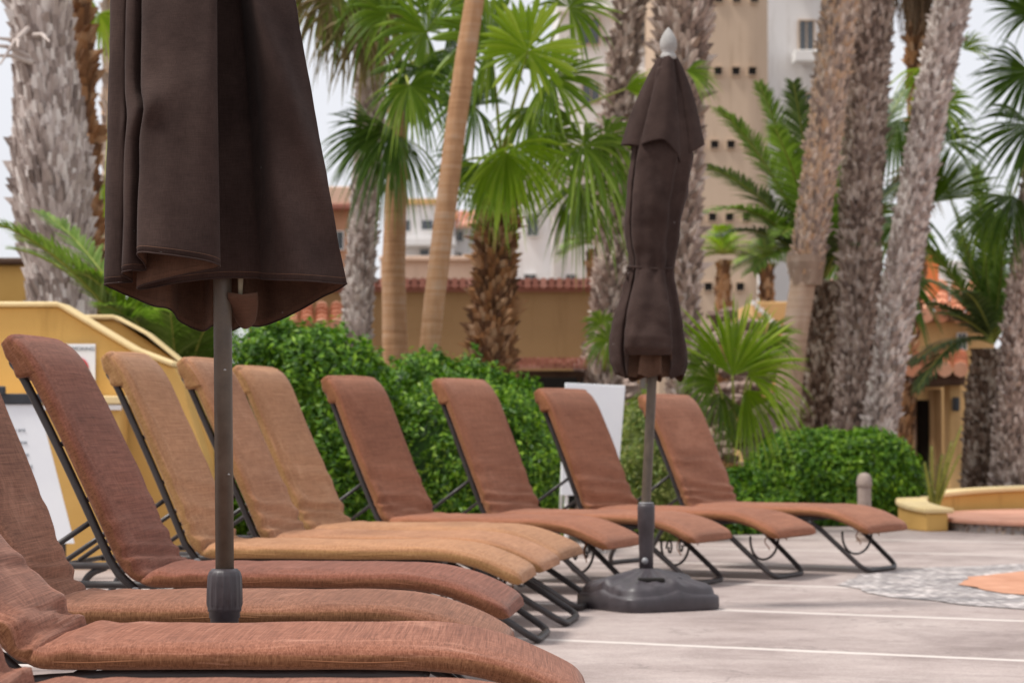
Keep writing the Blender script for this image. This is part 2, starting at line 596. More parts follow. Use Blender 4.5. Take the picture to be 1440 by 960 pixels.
def sweep(path, half_t, half_w, nrm_off, seed, crease, name, mat, parent, ns=44, p_y=.27, p_n=.6, seam=True):
    """path: list of (x,z, nx,nz, s); returns a padded body swept along it"""
    mb = MB()
    vs, uv, fs = [], [], []
    k = len(path)
    so = Vector((seed * 3.1, seed * 1.7, seed * .9))
    for i, (x, z, nx, nz, s_) in enumerate(path):
        t = half_t[i]
        wd = half_w[i]
        for j in range(ns):
            a = 2 * math.pi * j / ns
            ca, sa = math.cos(a), math.sin(a)
            yy = wd * math.copysign(abs(ca) ** p_y, ca)
            nn = t * math.copysign(abs(sa) ** p_n, sa)
            dome = .006 * (1 - (yy / WID * 2) ** 2) if sa > 0 else 0
            q = Vector((s_ * 3.2, yy * 5, sa * 2)) + so
            dsp = .0045 * mnoise.noise(q) + .0028 * mnoise.noise(q * 2.7)
            side = .0035 * math.sin(s_ * 7 + seed) + .003 * mnoise.noise(Vector((s_ * 9, 3 * sa, seed)))
            cr = crease(s_, yy, sa) if crease else 0
            full = min(1, t / (TH / 2))
            nn += (dome + dsp + cr) * full if sa > -.2 else dsp * .3
            yy += math.copysign(side, ca) * full * (abs(ca) ** .3)
            nn += nrm_off[i]
            vs.append((x + nx * nn, yy, z + nz * nn))
            uv.append((s_ + seed * 1.37, (j / ns) * 1.32))
    for i in range(k - 1):
        for j in range(ns):
            j2 = (j + 1) % ns
            fs.append((i * ns + j, i * ns + j2, (i + 1) * ns + j2, (i + 1) * ns + j))
    fs.append(tuple(range(ns - 1, -1, -1)))
    fs.append(tuple(range((k - 1) * ns, k * ns)))
    mb.add(vs, fs, uv)
    return mb.build(name, mat, parent, smooth=True)


def curve_path(fn_angle, start, length, n):
    """integrate a path whose direction angle (from +x, in xz) is fn_angle(s)"""
    x, z = start
    out_ = []
    ds = length / (n - 1)
    for i in range(n):
        s_ = i * ds
        a = fn_angle(s_)
        out_.append((x, z, -math.sin(a), math.cos(a), s_))
        x += math.cos(a) * ds
        z += math.sin(a) * ds
    return out_


def end_round(s_, L, r, e=.5):
    u = min(1, s_ / r, (L - s_) / r)
    u = max(u, 0)
    return max(.04, (1 - (1 - u) ** 2) ** e)


def sm(a, b, x):
    t = max(0, min(1, (x - a) / (b - a)))
    return t * t * (3 - 2 * t)


def make_lounger(loc, yaw, fab, seed, label, back_deg=66, extra=None, back_len=.735, Ls=1.165, foot=1.10, bend=.085):
    root = empty('sun_lounger', loc, -R(yaw), label, 'sun lounger', 'cushioned sun loungers lined up on the deck')
    rnd = random.Random(seed)
    # seat
    drop = lambda s_: -R(30) * sm(Ls - .42, Ls, s_) - R(3) * sm(.0, .12, .12 - s_)
    path = curve_path(drop, (.0, .322), Ls, 84)
    ht = [TH / 2 * end_round(p[4], Ls, .05) for p in path]
    hw = [WID / 2 * (1 - .06 * sm(1.0, 1.16, p[4])) * (.9 + .1 * end_round(p[4], Ls, .05, .6)) for p in path]

    def crs(s_, y, sa):
        g = math.exp(-s_ / .09)
        v = .007 * g * math.sin(s_ * 70 + 4 * y + seed)
        v -= .005 * math.exp(-((s_ - .02) / .03) ** 2)
        return v
    seat = sweep(path, ht, hw, [0] * 84, seed, crs, 'seat_cushion', M[fab], root)
    # a stitched seam along each long side
    for sgn in (-1, 1):
        sb = MB()
        sb.tube([(p[0] - p[2] * .004, sgn * (hw[i] + .0005), p[1] - p[3] * .004 + .002 * math.sin(i * .31 + seed)) for i, p in enumerate(path) if 4 < i < 78], .0016, 5)
        sb.build('seam', M[fab], seat, smooth=True)
    # back
    ba = R(180 - back_deg)
    Lb = back_len + .04
    fa = lambda s_: R(180 - 22) + (ba - R(180 - 22)) * sm(-.03, bend, s_) + R(20) * sm(Lb - .17, Lb, s_) + R(3) * math.sin(s_ * 5 + seed) * .5
    path = curve_path(fa, (.035, .315), Lb, 70)
    path = [(x, z, -nx, -nz, s_) for x, z, nx, nz, s_ in path]
    ht = [TH / 2 * end_round(p[4], Lb, .045) for p in path]
    hw = [WID / 2 * (.93 + .07 * end_round(p[4], Lb, .06, .6)) for p in path]

    def crb(s_, y, sa):
        g = math.exp(-((s_ - .07) / .085) ** 2)
        n1 = mnoise.noise(Vector((s_ * 10 + seed, y * 3.2, seed * 2)))
        v = .011 * g * math.sin(s_ * 95 + 9 * y + 4 * n1 + seed) * (.4 + n1 + .4)
        v += .0035 * math.sin(s_ * 52 + 3.5 * n1 + 6 * y) * math.exp(-((s_ - .2) / .12) ** 2)
        return v
    bk = sweep(path, ht, hw, [0] * 70, seed + 5, crb, 'backrest_cushion', M[fab], root)
    # hood of the cushion that slips over the top of the back frame
    hp = [p for p in path if p[4] > Lb - .135]
    hl0 = hp[0][4]
    Lh = hp[-1][4] - hl0
    hh = [(.038 + .003 * math.sin(i * .8)) * (.55 + .45 * end_round(p[4] - hl0, Lh + .02, .03)) * (1 - .35 * sm(.6 * Lh, Lh, p[4] - hl0)) for i, p in enumerate(hp)]
    sweep([(p[0], p[1], p[2], p[3], p[4]) for p in hp], hh, [WID / 2 * 1.004] * len(hp), [-(h_ - TH / 2 + .0075) for h_ in hh], seed + 9, None,
          'cushion_hood', M[fab], root, p_n=.5)
    # frames
    r = .0125
    bp = lambda s_, off: (lambda p: (p[0] - p[2] * off, p[1] - p[3] * off))(min(path, key=lambda q: abs(q[4] - s_)))
    mb = MB()
    off = TH / 2 + r + .001
    side = []
    for y in (-.268, .268):
        pts = [(-.0, y, .285)] + [(bp(s_, off)[0], y, bp(s_, off)[1]) for s_ in np.linspace(.07, Lb - .06, 22)]
        mb.tube(pts, r, 10)
    for s_ in (.14, .3, .48):
        q = bp(s_, TH / 2 + .002)
        mb.tube([(q[0], -.262, q[1]), (q[0], .262, q[1])], r * .6, 8)
    q = bp(Lb - .06, off)
    mb.tube([(q[0], -.268, q[1]), (q[0], .268, q[1])], r, 8)
    mb.build('back_frame', M['frame'], root, smooth=True)
    mb = MB()
    sp = curve_path(drop, (-.0, .322 - TH / 2 - r + .006), Ls - .34, 30)
    for y in (-.262, .262):
        pts = fillet([(-.50, y, .268), (-.05, y, .268)], .1) + [(p[0], y, p[1] - .012 * sm(.2, 0, p[4])) for p in sp[2:]]
        mb.tube(pts, r, 10)
    for x in (-.50, .1, .34, .58):
        z = .268 if x < 0 else .322 - TH / 2 - r - .001
        mb.tube([(x, -.262, z), (x, .262, z)], r * .8, 8)
    e = sp[-1]
    mb.tube([(e[0], -.262, e[1]), (e[0], .262, e[1])], r, 8)
    mb.build('seat_frame', M['frame'], root, smooth=True)
    # front and rear legs: bent tube loops
    mb = MB()
    mb.tube(fillet([(Ls - .42, -.25, .272), (Ls - .33, -.25, .25), (foot, -.225, .0135), (foot, .225, .0135), (Ls - .33, .25, .25), (Ls - .42, .25, .272)], .07, 7), r * 1.04, 10)
    front = mb.build('leg', M['frame'], root, smooth=True)
    mb = MB()
    for y in (-.245, .245):
        mb.tube([(Ls - .36, y - .016, .262), (Ls - .36, y + .016, .262)], .011, 8)
    mb.build('bolt', M['bolt'], front)
    mb = MB()
    mb.tube(fillet([(-.34, -.25, .262), (-.40, -.25, .24), (-.53, -.225, .0135), (-.53, .225, .0135), (-.40, .25, .24), (-.34, .25, .262)], .07, 7), r * 1.04, 10)
    mb.build('leg', M['frame'], root, smooth=True)
    # curved brace with small scrolls between the front legs
    mb = MB()
    zf = .25
    pts = [(.86, .2 * math.cos(math.pi * k / 20), .215 - .125 * math.sin(math.pi * k / 20) ** .8) for k in range(21)]
    mb.tube(pts, .0065, 8)
    for sg in (-1, 1) if seed < 10 else ():
        cpts = [(.86, sg * (.085 + (.045 - .0022 * k) * math.cos(k * .42)), .175 + (.045 - .0022 * k) * math.sin(k * .42)) for k in range(18)]
        mb.tube(cpts, .005, 7)
    mb.build('scroll_brace', M['frame'], root, smooth=True)
    # struts that hold the backrest up
    for y in (-.243, .243):
        mb = MB()
        a = bp(.24, off)
        mb.tube([(a[0], y, a[1]), (-.44, y, .285)], .0085, 8)
        mb.build('support_strut', M['frame'], root, smooth=True)
    for y in (-.284, .284):
        mb = MB()
        mb.tube([(-.0, y - .012, .283), (-.0, y + .012, .283)], .015, 10)
        mb.build('hinge_bolt', M['bolt'], root, smooth=False)
    # cords that tie the cushion to the frame near the foot
    for y in (-.15, .1):
        mb = MB()
        pts = [(.93 + .01 * math.sin(k), y + .01 * math.sin(k * 1.3 + seed), .262 - .012 * k * (1.2 if y < 0 else .8)) for k in range(9)]
        mb.tube(pts, .003, 6)
        mb.build('tie_cord', M['rust'], root, smooth=True)
    if extra:
        extra(root)
    return root


def yellow_tag(root):
    mb = MB()
    mb.box((.055, -.316, .312), (.046, .004, .030), mat=Matrix.Rotation(R(24), 3, 'Y'))
    mb.box((.055, -.308, .325), (.006, .02, .003))
    mb.build('warning_tag', M['tagy'], root, bevel=.001)


def place(near_px, dfar, yaw, leg_px, tip_px, ztop):
    """hinge from the near corner of its crease; foot and tip so that their far corners sit at leg_px / tip_px"""
    a = R(yaw)
    ca, sa = math.cos(a), math.sin(a)
    Y = dfar - .3 * ca
    X = (near_px - 720) / F * (Y - .29 * ca) + .29 * sa

    def solve(px, y_):
        u = (px - 720) / F
        # X + x ca + y sa = u (Y - x sa + y ca)
        return (u * (Y + y_ * ca) - X - y_ * sa) / (ca + u * sa)
    foot = min(1.2, max(.93, solve(leg_px, .235)))
    tip = solve(tip_px, .27)
    dback = Y - .3 * math.cos(a)
    print('lounger', near_px, 'foot', round(solve(leg_px, .235), 3), 'tip', round(tip, 3))
    Ls = min(1.24, max(1.06, tip + .015))
    h = CAMZ + (602 - ztop) / F * (Y + .1 * sa) - .315
    return (X, Y, .004), foot, Ls, h


SPECS = [  # near hinge px, far edge distance, yaw, far foot px, far tip px, back top px(y), fabric, label
    (-85, 4.05, 0, 900, 900, 200, 'red', 'red-brown sun lounger nearest the camera, only its seat edge showing'),
    (30, 5.2, 0, 800, 822, 400, 'red', 'red-brown sun lounger just in front of the big umbrella pole'),
    (34, 6.28, 2, 720, 728, 415, 'worn', 'worn brown sun lounger with a yellow tag under its hinge'),
    (192, 7.6, 5, 748, 740, 468, 'darkred', 'dark red-brown sun lounger in front of the three tan ones'),
    (278, 9.15, 6, 783, 757, 495, 'tan', 'tan sun lounger with striped weave, nearest of the three tan ones'),
    (375, 9.9, 8, 813, 790, 502, 'tan2', 'tan sun lounger partly behind the umbrella pole, middle of the tan ones'),
    (434, 10.75, 12, 838, 822, 514, 'tan', 'tan sun lounger farthest from the camera of the three tan ones'),
    (542, 11.8, 20, 887, 905, 529, 'rust', 'rust sun lounger right behind the tan ones, its foot by the umbrella base'),
    (690, 12.45, 24, 1018, 1031, 533, 'rust2', 'rust sun lounger whose foot is behind the small umbrella pole'),
    (826, 13.0, 27, 1131, 1146, 547, 'rust', 'rust sun lounger with its back in front of the white board'),
    (967, 13.6, 31, 1262, 1272, 554, 'rust2', 'farthest rust sun lounger, its foot near the round planter'),
]
for i, (npx, dfar, yaw, lpx, tpx, zt_, fab, lab) in enumerate(SPECS):
    loc, foot, Ls_, h_ = place(npx, dfar, yaw, lpx, tpx, zt_)
    if i < 3:
        h_, = (.70,)
    deg = [40, 47, 66, 63.5][i] if i < 4 else 66.5
    make_lounger(loc, yaw, fab, i + 1, lab, deg, yellow_tag if i == 2 else None, back_len=h_ / math.sin(R(min(deg, 66) if i > 1 else 66)) - .03, Ls=Ls_, foot=foot, bend=[.07, .07, .10, .13][i] if i < 4 else .085)


# ------------------------------------------------------------------ umbrellas
def catmull(pts, per):
    pts = [Vector(p) for p in pts]
    k = len(pts)
    o = []
    for i in range(k):
        p0, p1, p2, p3 = pts[i - 1], pts[i], pts[(i + 1) % k], pts[(i + 2) % k]
        for j in range(per):
            t = j / per
            o.append(.5 * ((2 * p1) + (p2 - p0) * t + (2 * p0 - 5 * p1 + 4 * p2 - p3) * t * t + (3 * p1 - p0 - 3 * p2 + p3) * t ** 3))
    return o


def base_body(root, c, side, rot, h0=.085, h1=.165):
    """square hollow plastic weight: stepped skirt, dished sides, ribs rising to the centre"""
    mb = MB()
    n = 96
    prof = [(.0, 1.0, .0), (.012, 1.02, 0), (.05, 1.015, 0), (.066, 1.0, .9), (.070, .955, .9), (.074, .945, .9), (.092, .93, 1), (.103, .90, 1), (.112, .84, 1), (.128, .62, .7), (.145, .40, .4), (.160, .24, .1), (.168, .17, 0)]
    vs, fs = [], []
    for (z, k, wv) in prof:
        for j in range(n):
            a = 2 * math.pi * j / n
            p = 6.0
            rad = side / 2 / ((abs(math.cos(a)) ** p + abs(math.sin(a)) ** p) ** (1 / p)) * k
            corner = abs(math.sin(2 * a))
            zz = z + wv * (.020 * (1 - corner) ** 2 - .008 * corner)
            rib = .004 * math.cos(16 * a) * (1 if .1 < z < .15 else 0)
            vs.append((c[0] + rad * math.cos(a + rot), c[1] + rad * math.sin(a + rot), c[2] + zz + rib))
    for i in range(len(prof) - 1):
        for j in range(n):
            j2 = (j + 1) % n
            fs.append((i * n + j, i * n + j2, (i + 1) * n + j2, (i + 1) * n + j))
    fs.append(tuple(range((len(prof) - 1) * n, len(prof) * n)))
    mb.add(vs, fs)
    b = mb.build('base', M['plastic'], root, smooth=True)
    # grip slots and filler cap
    m2 = MB()
    for a in (rot + R(62), rot - R(118)):
        cx, cy = c[0] + .155 * math.cos(a), c[1] + .155 * math.sin(a)
        m2.box((cx, cy, c[2] + .128), (.04, .11, .018), a)
    m2.build('grip_slot', M['darkopen'], b, bevel=.006)
    m3 = MB()
    m3.lathe([(.024, 0), (.024, .014), (.018, .018), (.006, .018)], (c[0] + .13 * math.cos(rot - R(58)), c[1] + .13 * math.sin(rot - R(58)), c[2] + .118), 24)
    m3.build('filler_cap', M['plastic'], b, smooth=True)
    return b


def big_umbrella():
    cx, cy = -.634, 5.35
    root = empty('closed_umbrella', (cx, cy, .004), 0, 'large closed dark brown umbrella nearest the camera, hanging loose on its bronze pole', 'umbrella', 'closed brown patio umbrellas')
    lean = lambda z: -.0075 * (z - .45) / .6
    mb = MB()
    mb.tube([(lean(.15), 0, .15), (lean(1.0), 0, 1.0), (lean(2.5), 0, 2.5)], .0205, 24)
    pole = mb.build('pole', M['pole'], root, smooth=True)
    mb = MB()
    for z, a in ((.885, -1.25), (.655, -.9)):
        mb.lathe([(.003, -.002), (.0035, 0), (.002, .002)], (lean(z) + .0195 * math.cos(a), .0195 * math.sin(a), z), 8)
    mb.build('paint_chip', M['finial'], pole)
    # canopy rings: (x, y, hem z)
    ctl = [(-.255, .04, 1.070), (-.252, -.03, 1.072), (-.215, -.055, 1.074), (-.192, -.035, 1.078), (-.200, -.12, 1.090), (-.178, -.145, 1.095),
           (-.150, -.105, 1.10), (-.154, -.20, 1.128), (-.10, -.238, 1.124), (-.020, -.248, 1.112), (.018, -.235, 1.102), (.010, -.20, 1.096), (-.085, -.135, 1.082),
           (-.168, -.085, 1.064), (-.165, -.055, 1.06), (-.09, -.048, 1.074), (.0, -.040, 1.085), (.075, -.036, 1.085), (.105, -.07, 1.080), (.155, -.145, 1.074),
           (.225, -.13, 1.072), (.272, -.085, 1.070), (.274, -.06, 1.068), (.20, .02, 1.035), (.125, .07, 1.0), (.075, .10, .985), (.045, .06, .985),
           (.005, .095, .975), (-.03, .07, .985), (-.06, .115, .975), (-.105, .09, .995), (-.12, .035, 1.02), (-.165, .07, 1.03), (-.215, .085, 1.05)]
    per = 9
    hem = catmull(ctl, per)
    n = len(hem)
    ZT = 2.46
    levels = 70
    vs, fs, uv = [], [], []
    for i in range(levels):
        t = (i / (levels - 1)) ** 1.0
        for j, h in enumerate(hem):
            z = h.z + (ZT - h.z) * t
            up = (z - 1.07) / (ZT - 1.07)
            up = max(0, up)
            # the loose right side narrows quickly, the left side hangs nearly straight
            if h.x > 0:
                kx = np.interp(up, [0, .46, .75, 1], [1, .60, .42, .10])
            else:
                kx = np.interp(up, [0, .46, .75, 1], [1, .955, .62, .10])
            ky = np.interp(up, [0, .3, .6, 1], [1, .92, .62, .12])
            x, y = h.x * kx, h.y * ky
            # ridge running down the right-hand panel
            wgt = math.exp(-((z - (1.80 - (x - .04) * 2.6)) / .07) ** 2) * sm(.02, .07, x) * (1 if y < 0 else 0)
            y -= .030 * wgt
            y += .012 * math.exp(-((z - (1.62 - (x - .04) * 2.6)) / .09) ** 2) * sm(.02, .07, x) * (1 if y < 0 else 0)
            # kink in the left folds
            g = math.exp(-((z - 1.44 - .25 * (x + .15)) / .035) ** 2) * math.exp(-((x + .15) / .05) ** 2)
            y -= .034 * g * (1 if y < -.05 else 0)
            x += .014 * g
            q = Vector((x * 6, y * 6, z * 2.2))
            d = .006 * mnoise.noise(q) + .0025 * mnoise.noise(q * 3.1) + .0035 * mnoise.noise(Vector((x * 24, y * 24, z * 3.5))) + .0015 * mnoise.noise(Vector((x * 8, y * 8, z * 22)))
            rr = math.hypot(x, y) + 1e-6
            x += d * x / rr
            y += d * y / rr
            vs.append((x + lean(z), y, z))
    for i in range(levels - 1):
        for j in range(n):
            j2 = (j + 1) % n
            fs.append((i * n + j, i * n + j2, (i + 1) * n + j2, (i + 1) * n + j))
    mb = MB()
    mb.add(vs, fs)
    can = mb.build('canopy', M['canopy'], root, smooth=True)
    can.data.materials.append(M['canopy_in'])
    s = can.modifiers.new('solid', 'SOLIDIFY')
    s.thickness = .0016
    s.offset = 0
    s.material_offset = 1
    # hem: double-stitched band
    mb = MB()
    ring0 = [Vector(v) for v in vs[:n]]
    mb.tube([p + Vector((0, 0, .001)) for p in ring0] + [ring0[0]], .0019, 6, cap=False)
    mb.build('hem', M['canopy'], can, smooth=True)
    mb = MB()
    r2 = [Vector(v) for v in vs[n:2 * n]]
    stitch = []
    for a, b in zip(ring0, r2):
        stitch.append(a + (b - a) * .72)
    mb.tube(stitch + [stitch[0]], .0013, 5, cap=False)
    mb.build('stitching', M['canopy_in'], can, smooth=True)
    # rib end in its pocket
    mb = MB()
    mb.tube([(.034, -.02, 1.035), (.034, -.015, 1.08), (.03, -.01, 1.5)], [.004, .0062, .0065], 10)
    mb.build('rib', M['beige_rod'], root, smooth=True)
    mb = MB()
    for k, a in enumerate([.3, 1.2, 2.2, 3.1, 4.0, 5.0]):
        x0, y0 = .05 * math.cos(a), .035 * math.sin(a) + .02
        mb.tube([(x0 * 1.7, y0 * 1.4, 1.16), (x0, y0, 1.7), (x0 * .5, y0 * .5, 2.4)], .005, 8)
    mb.build('folded_ribs', M['pole'], root, smooth=True)
    mb = MB()
    g = []
    for i in range(9):
        for j in range(13):
            u, v = j / 12, i / 8
            x = .040 + .066 * (u - .5) * (1 - .45 * v ** 2)
            y = -.026 - .014 * math.sin(math.pi * u) + .07 * v
            z = 1.050 - .060 * v - .012 * math.sin(math.pi * u) * v + (.006 * abs(2 * u - 1) if i == 0 else 0)
            g.append((x, y, z))
    mb.add(g, [(i * 13 + j, i * 13 + j + 1, (i + 1) * 13 + j + 1, (i + 1) * 13 + j) for i in range(8) for j in range(12)])
    pk = mb.build('rib_pocket', M['canopy_in'], can, smooth=True)
    s = pk.modifiers.new('solid', 'SOLIDIFY')
    s.thickness = .0016
    # ribbed tightening collar on the base stem
    mb = MB()
    ridge = lambda j, z: (.035 if (j % 8) < 3 else 0) if .365 < z < .435 else 0
    mb.lathe([(.031, .15), (.031, .338), (.034, .34), (.034, .352), (.037, .354), (.0375, .362), (.0375, .366), (.0385, .37), (.038, .40), (.0365, .43), (.0345, .44), (.028, .4465), (.021, .447)], (0, 0, 0), 128, ridge)
    mb.build('collar', M['plastic'], root, smooth=True)
    base_body(root, (0, 0, 0), .46, R(20))
    mb = MB()
    mb.lathe([(.03, 2.44), (.034, 2.47), (.02, 2.49), (.03, 2.53), (.022, 2.57), (.006, 2.60)], (lean(2.5), 0, 0), 20)
    mb.build('finial', M['finial'], root, smooth=True)


big_umbrella()


def small_umbrella():
    bx, by = .572, 10.22
    root = empty('closed_umbrella', (bx, by, .004), 0, 'smaller closed dark brown umbrella tied round the middle, on a square plastic base', 'umbrella', 'closed brown patio umbrellas')
    S = F / by
    cxz = lambda z: (np.interp(z, [.0, .45, 1.0, 2.45], [-.012, -.006, .022, .095]))
    Z = lambda py: CAMZ + (602 - py) / S
    X = lambda px: (px - 720) / S - bx
    mb = MB()
    mb.tube([(cxz(.16), 0, .16), (cxz(.45), 0, .45), (cxz(1.0), 0, 1.0), (cxz(2.35), 0, 2.35)], .0205, 20)
    mb.build('pole', M['pole'], root, smooth=True)
    # lower canopy: level table (py, xleft, xright, fold depth, depth radius)
    tab = [(528, 864, 960, .26, .115), (512, 858, 965, .24, .15), (490, 857, 966, .22, .155), (460, 861, 962, .2, .145), (430, 868, 957, .2, .13), (400, 877, 950, .2, .105),
           (384, 884, 947, .16, .09), (379, 885, 946, .12, .085), (373, 884, 948, .16, .09), (350, 881, 953, .16, .105), (310, 880, 958, .15, .115), (260, 883, 968, .16, .12),
           (220, 889, 976, .18, .12), (185, 897, 970, .2, .11), (140, 908, 962, .2, .085), (95, 922, 950, .15, .05)]
    ctl = [(-1, .12), (-.96, -.18), (-.74, -.40), (-.60, -.30), (-.64, -.72), (-.46, -.96), (0, -1.02), (.42, -.97), (.60, -.84), (.55, -.50), (.70, -.36), (.95, -.26),
           (1, .06), (.82, .42), (.58, .52), (.50, .30), (.32, .90), (.02, .80), (-.08, .52), (-.30, .95), (-.58, .66), (-.60, .38), (-.86, .46)]
    hem = [p for p in catmull([(a_, b_, 0) for a_, b_ in ctl], 9)]
    n = len(hem)
    vs, fs = [], []
    zs = [Z(t[0]) for t in tab]
    L = 100
    for i in range(L):
        z = zs[0] + (zs[-1] - zs[0]) * i / (L - 1)
        xl = X(np.interp(z, zs, [t[1] for t in tab]))
        xr = X(np.interp(z, zs, [t[2] for t in tab]))
        rd = np.interp(z, zs, [t[4] for t in tab])
        tied = math.exp(-((z - Z(380)) / .05) ** 2)
        for j, p in enumerate(hem):
            tw = .22 * math.sin(z * 2.1 + .6)
            th = math.atan2(p.y, p.x)
            r0 = math.hypot(p.x, p.y)
            # above the cord the folds wrap round the pole and flatten
            k = r0 + (1 - r0) * (.45 * sm(Z(400), Z(330), z) + .3 * tied)
            x = (xl + xr) / 2 + (xr - xl) / 2 * max(-1.02, min(1.02, math.cos(th + tw * sm(Z(400), Z(330), z)) * k))
            y = rd * math.sin(th + tw * sm(Z(400), Z(330), z)) * k
            y -= .012 * tied * abs(math.sin(th * 5 + 1)) * (1 if y < 0 else -1)
            zz = z
            if i < 16:
                w_ = (1 - i / 16)
                front = sm(-.55, -.8, p.y) * w_
                zz = z + front * .080 - .03 * w_ * (.5 + .5 * math.sin(th * 7)) * (1 - sm(-.3, -.6, p.y)) * sm(-.9, -.7, p.x)
            q = Vector((x * 9, y * 9, z * 5))
            d = .008 * mnoise.noise(q) + .004 * mnoise.noise(q * 2.3 + Vector((0, 0, 5)))
            d += .006 * mnoise.noise(Vector((x * 26, y * 26, z * 6))) + .003 * mnoise.noise(Vector((x * 14, y * 14, z * 26)))
            # diagonal drag creases towards the cord
            d += .004 * math.sin((z * 26 + x * 30)) * math.exp(-((z - Z(345)) / .1) ** 2)
            vs.append((x + d * math.cos(th), y + d * math.sin(th), zz))
    for i in range(L - 1):
        for j in range(n):
            j2 = (j + 1) % n
            fs.append((i * n + j, i * n + j2, (i + 1) * n + j2, (i + 1) * n + j))
    mb = MB()
    mb.add(vs, fs)
    can = mb.build('canopy', M['canopy'], root, smooth=True)
    can.data.materials.append(M['canopy_in'])
    s = can.modifiers.new('solid', 'SOLIDIFY')
    s.thickness = .002
    s.offset = 0
    s.material_offset = 1
    # inner panels hanging a little lower
    mb = MB()
    ctl = []
    for k in range(16):
        a = 2 * math.pi * k / 16
        rr = 1.0 if k % 2 else .62
        ctl.append(((X(864) + X(960)) / 2 + .125 * rr * math.cos(a), .10 * rr * math.sin(a), Z(528) - (.0 if k % 2 else .012)))
    rg = catmull(ctl, 8)
    m_ = len(rg)
    v2 = [tuple(p) for p in rg] + [(cxz(1.3) + (p.x - cxz(1.1)) * .55, p.y * .6, 1.28) for p in rg]
    mb.add(v2, [(j, (j + 1) % m_, m_ + (j + 1) % m_, m_ + j) for j in range(m_)])
    mb.build('inner_panel', M['canopy_in'], can, smooth=True)
    # tie cord
    mb = MB()
    zt = Z(379)
    mid = (X(885) + X(946)) / 2
    pts = [(mid + .098 * math.cos(a), .094 * math.sin(a), zt + .006 * math.sin(a * 2 + 1)) for a in np.linspace(0, 2 * math.pi, 40)]
    mb.tube(pts, .005, 8)
    mb.tube([(mid - .095, -.02, zt), (mid - .105, -.03, zt - .02), (mid - .1, -.035, zt - .05)], .0035, 6)
    mb.build('tie_cord', M['canopy'], root, smooth=True)
    # upper wind-vent tier: eight-panel flap folded in lobes, corners pointed
    top = Z(79)
    fl = [(-1, .10, 0), (-.80, -.38, -.006), (-.52, -.52, -.016), (-.46, -.30, -.004), (-.52, -.80, -.010), (-.05, -1.0, .004), (.30, -.80, -.05), (.40, -.52, -.085), (.37, -.28, -.06),
          (.68, -.42, -.035), (1, .08, .004), (.72, .5, -.02), (.42, .34, 0), (.22, .92, -.01), (-.2, .82, -.02), (-.3, .5, 0), (-.7, .8, -.01), (-.74, .4, 0)]
    hem = catmull(fl, 10)
    n = len(hem)
    L = 44
    vs, fs = [], []
    hx0, hx1 = X(873), X(992)
    for i in range(L):
        t = i / (L - 1)
        k = (1 - t) ** .85
        for j, p in enumerate(hem):
            hz = Z(204) + p.z
            z = hz + (top - hz) * t
            xc = (hx0 + hx1) / 2 * (1 - t) + cxz(2.4) * t
            rx = .036 + ((hx1 - hx0) / 2 - .036) * k
            ry = .036 + (.150 - .036) * k
            q = Vector((p.x * 2, p.y * 2, z * 5))
            d = .005 * mnoise.noise(q)
            sag = .010 * math.sin(math.pi * t)
            vs.append((xc + (rx + sag) * p.x + d, ry * p.y + d, z))
    for i in range(L - 1):
        for j in range(n):
            j2 = (j + 1) % n
            fs.append((i * n + j, i * n + j2, (i + 1) * n + j2, (i + 1) * n + j))
    mb = MB()
    mb.add(vs, fs)
    v = mb.build('vent_flap', M['canopy'], root, smooth=True)
    v.data.materials.append(M['canopy_in'])
    s = v.modifiers.new('solid', 'SOLIDIFY')
    s.thickness = .002
    s.material_offset = 1
    tx = cxz(2.4)
    mb = MB()
    z0 = Z(83)
    mb.lathe([(.034, 0), (.036, .012), (.030, .024), (.026, .030), (.034, .042), (.0375, .062), (.035, .082), (.026, .104), (.013, .124), (.003, .136)], (tx, 0, z0), 28)
    mb.build('finial', M['finial'], root, smooth=True)
    # stem
    mb = MB()
    mb.lathe([(.030, .150), (.030, .235), (.031, .24), (.033, .33), (.036, .335), (.037, .425), (.035, .437), (.022, .438)], (-.006, 0, 0), 36)
    st = mb.build('stem', M['plastic'], root, smooth=True)
    mb = MB()
    mb.lathe([(.031, .438), (.031, .444), (.021, .445)], (-.006, 0, 0), 30)
    mb.build('stem_ring', M['bolt'], st, smooth=True)
    mb = MB()
    mb.tube([(-.012, -.026, .20), (-.014, -.042, .20)], .014, 14)
    mb.build('screw_knob', M['bolt'], st, smooth=True)
    base_body(root, (0, 0, 0), .475, R(-15 + 45))
    return root


small_umbrella()


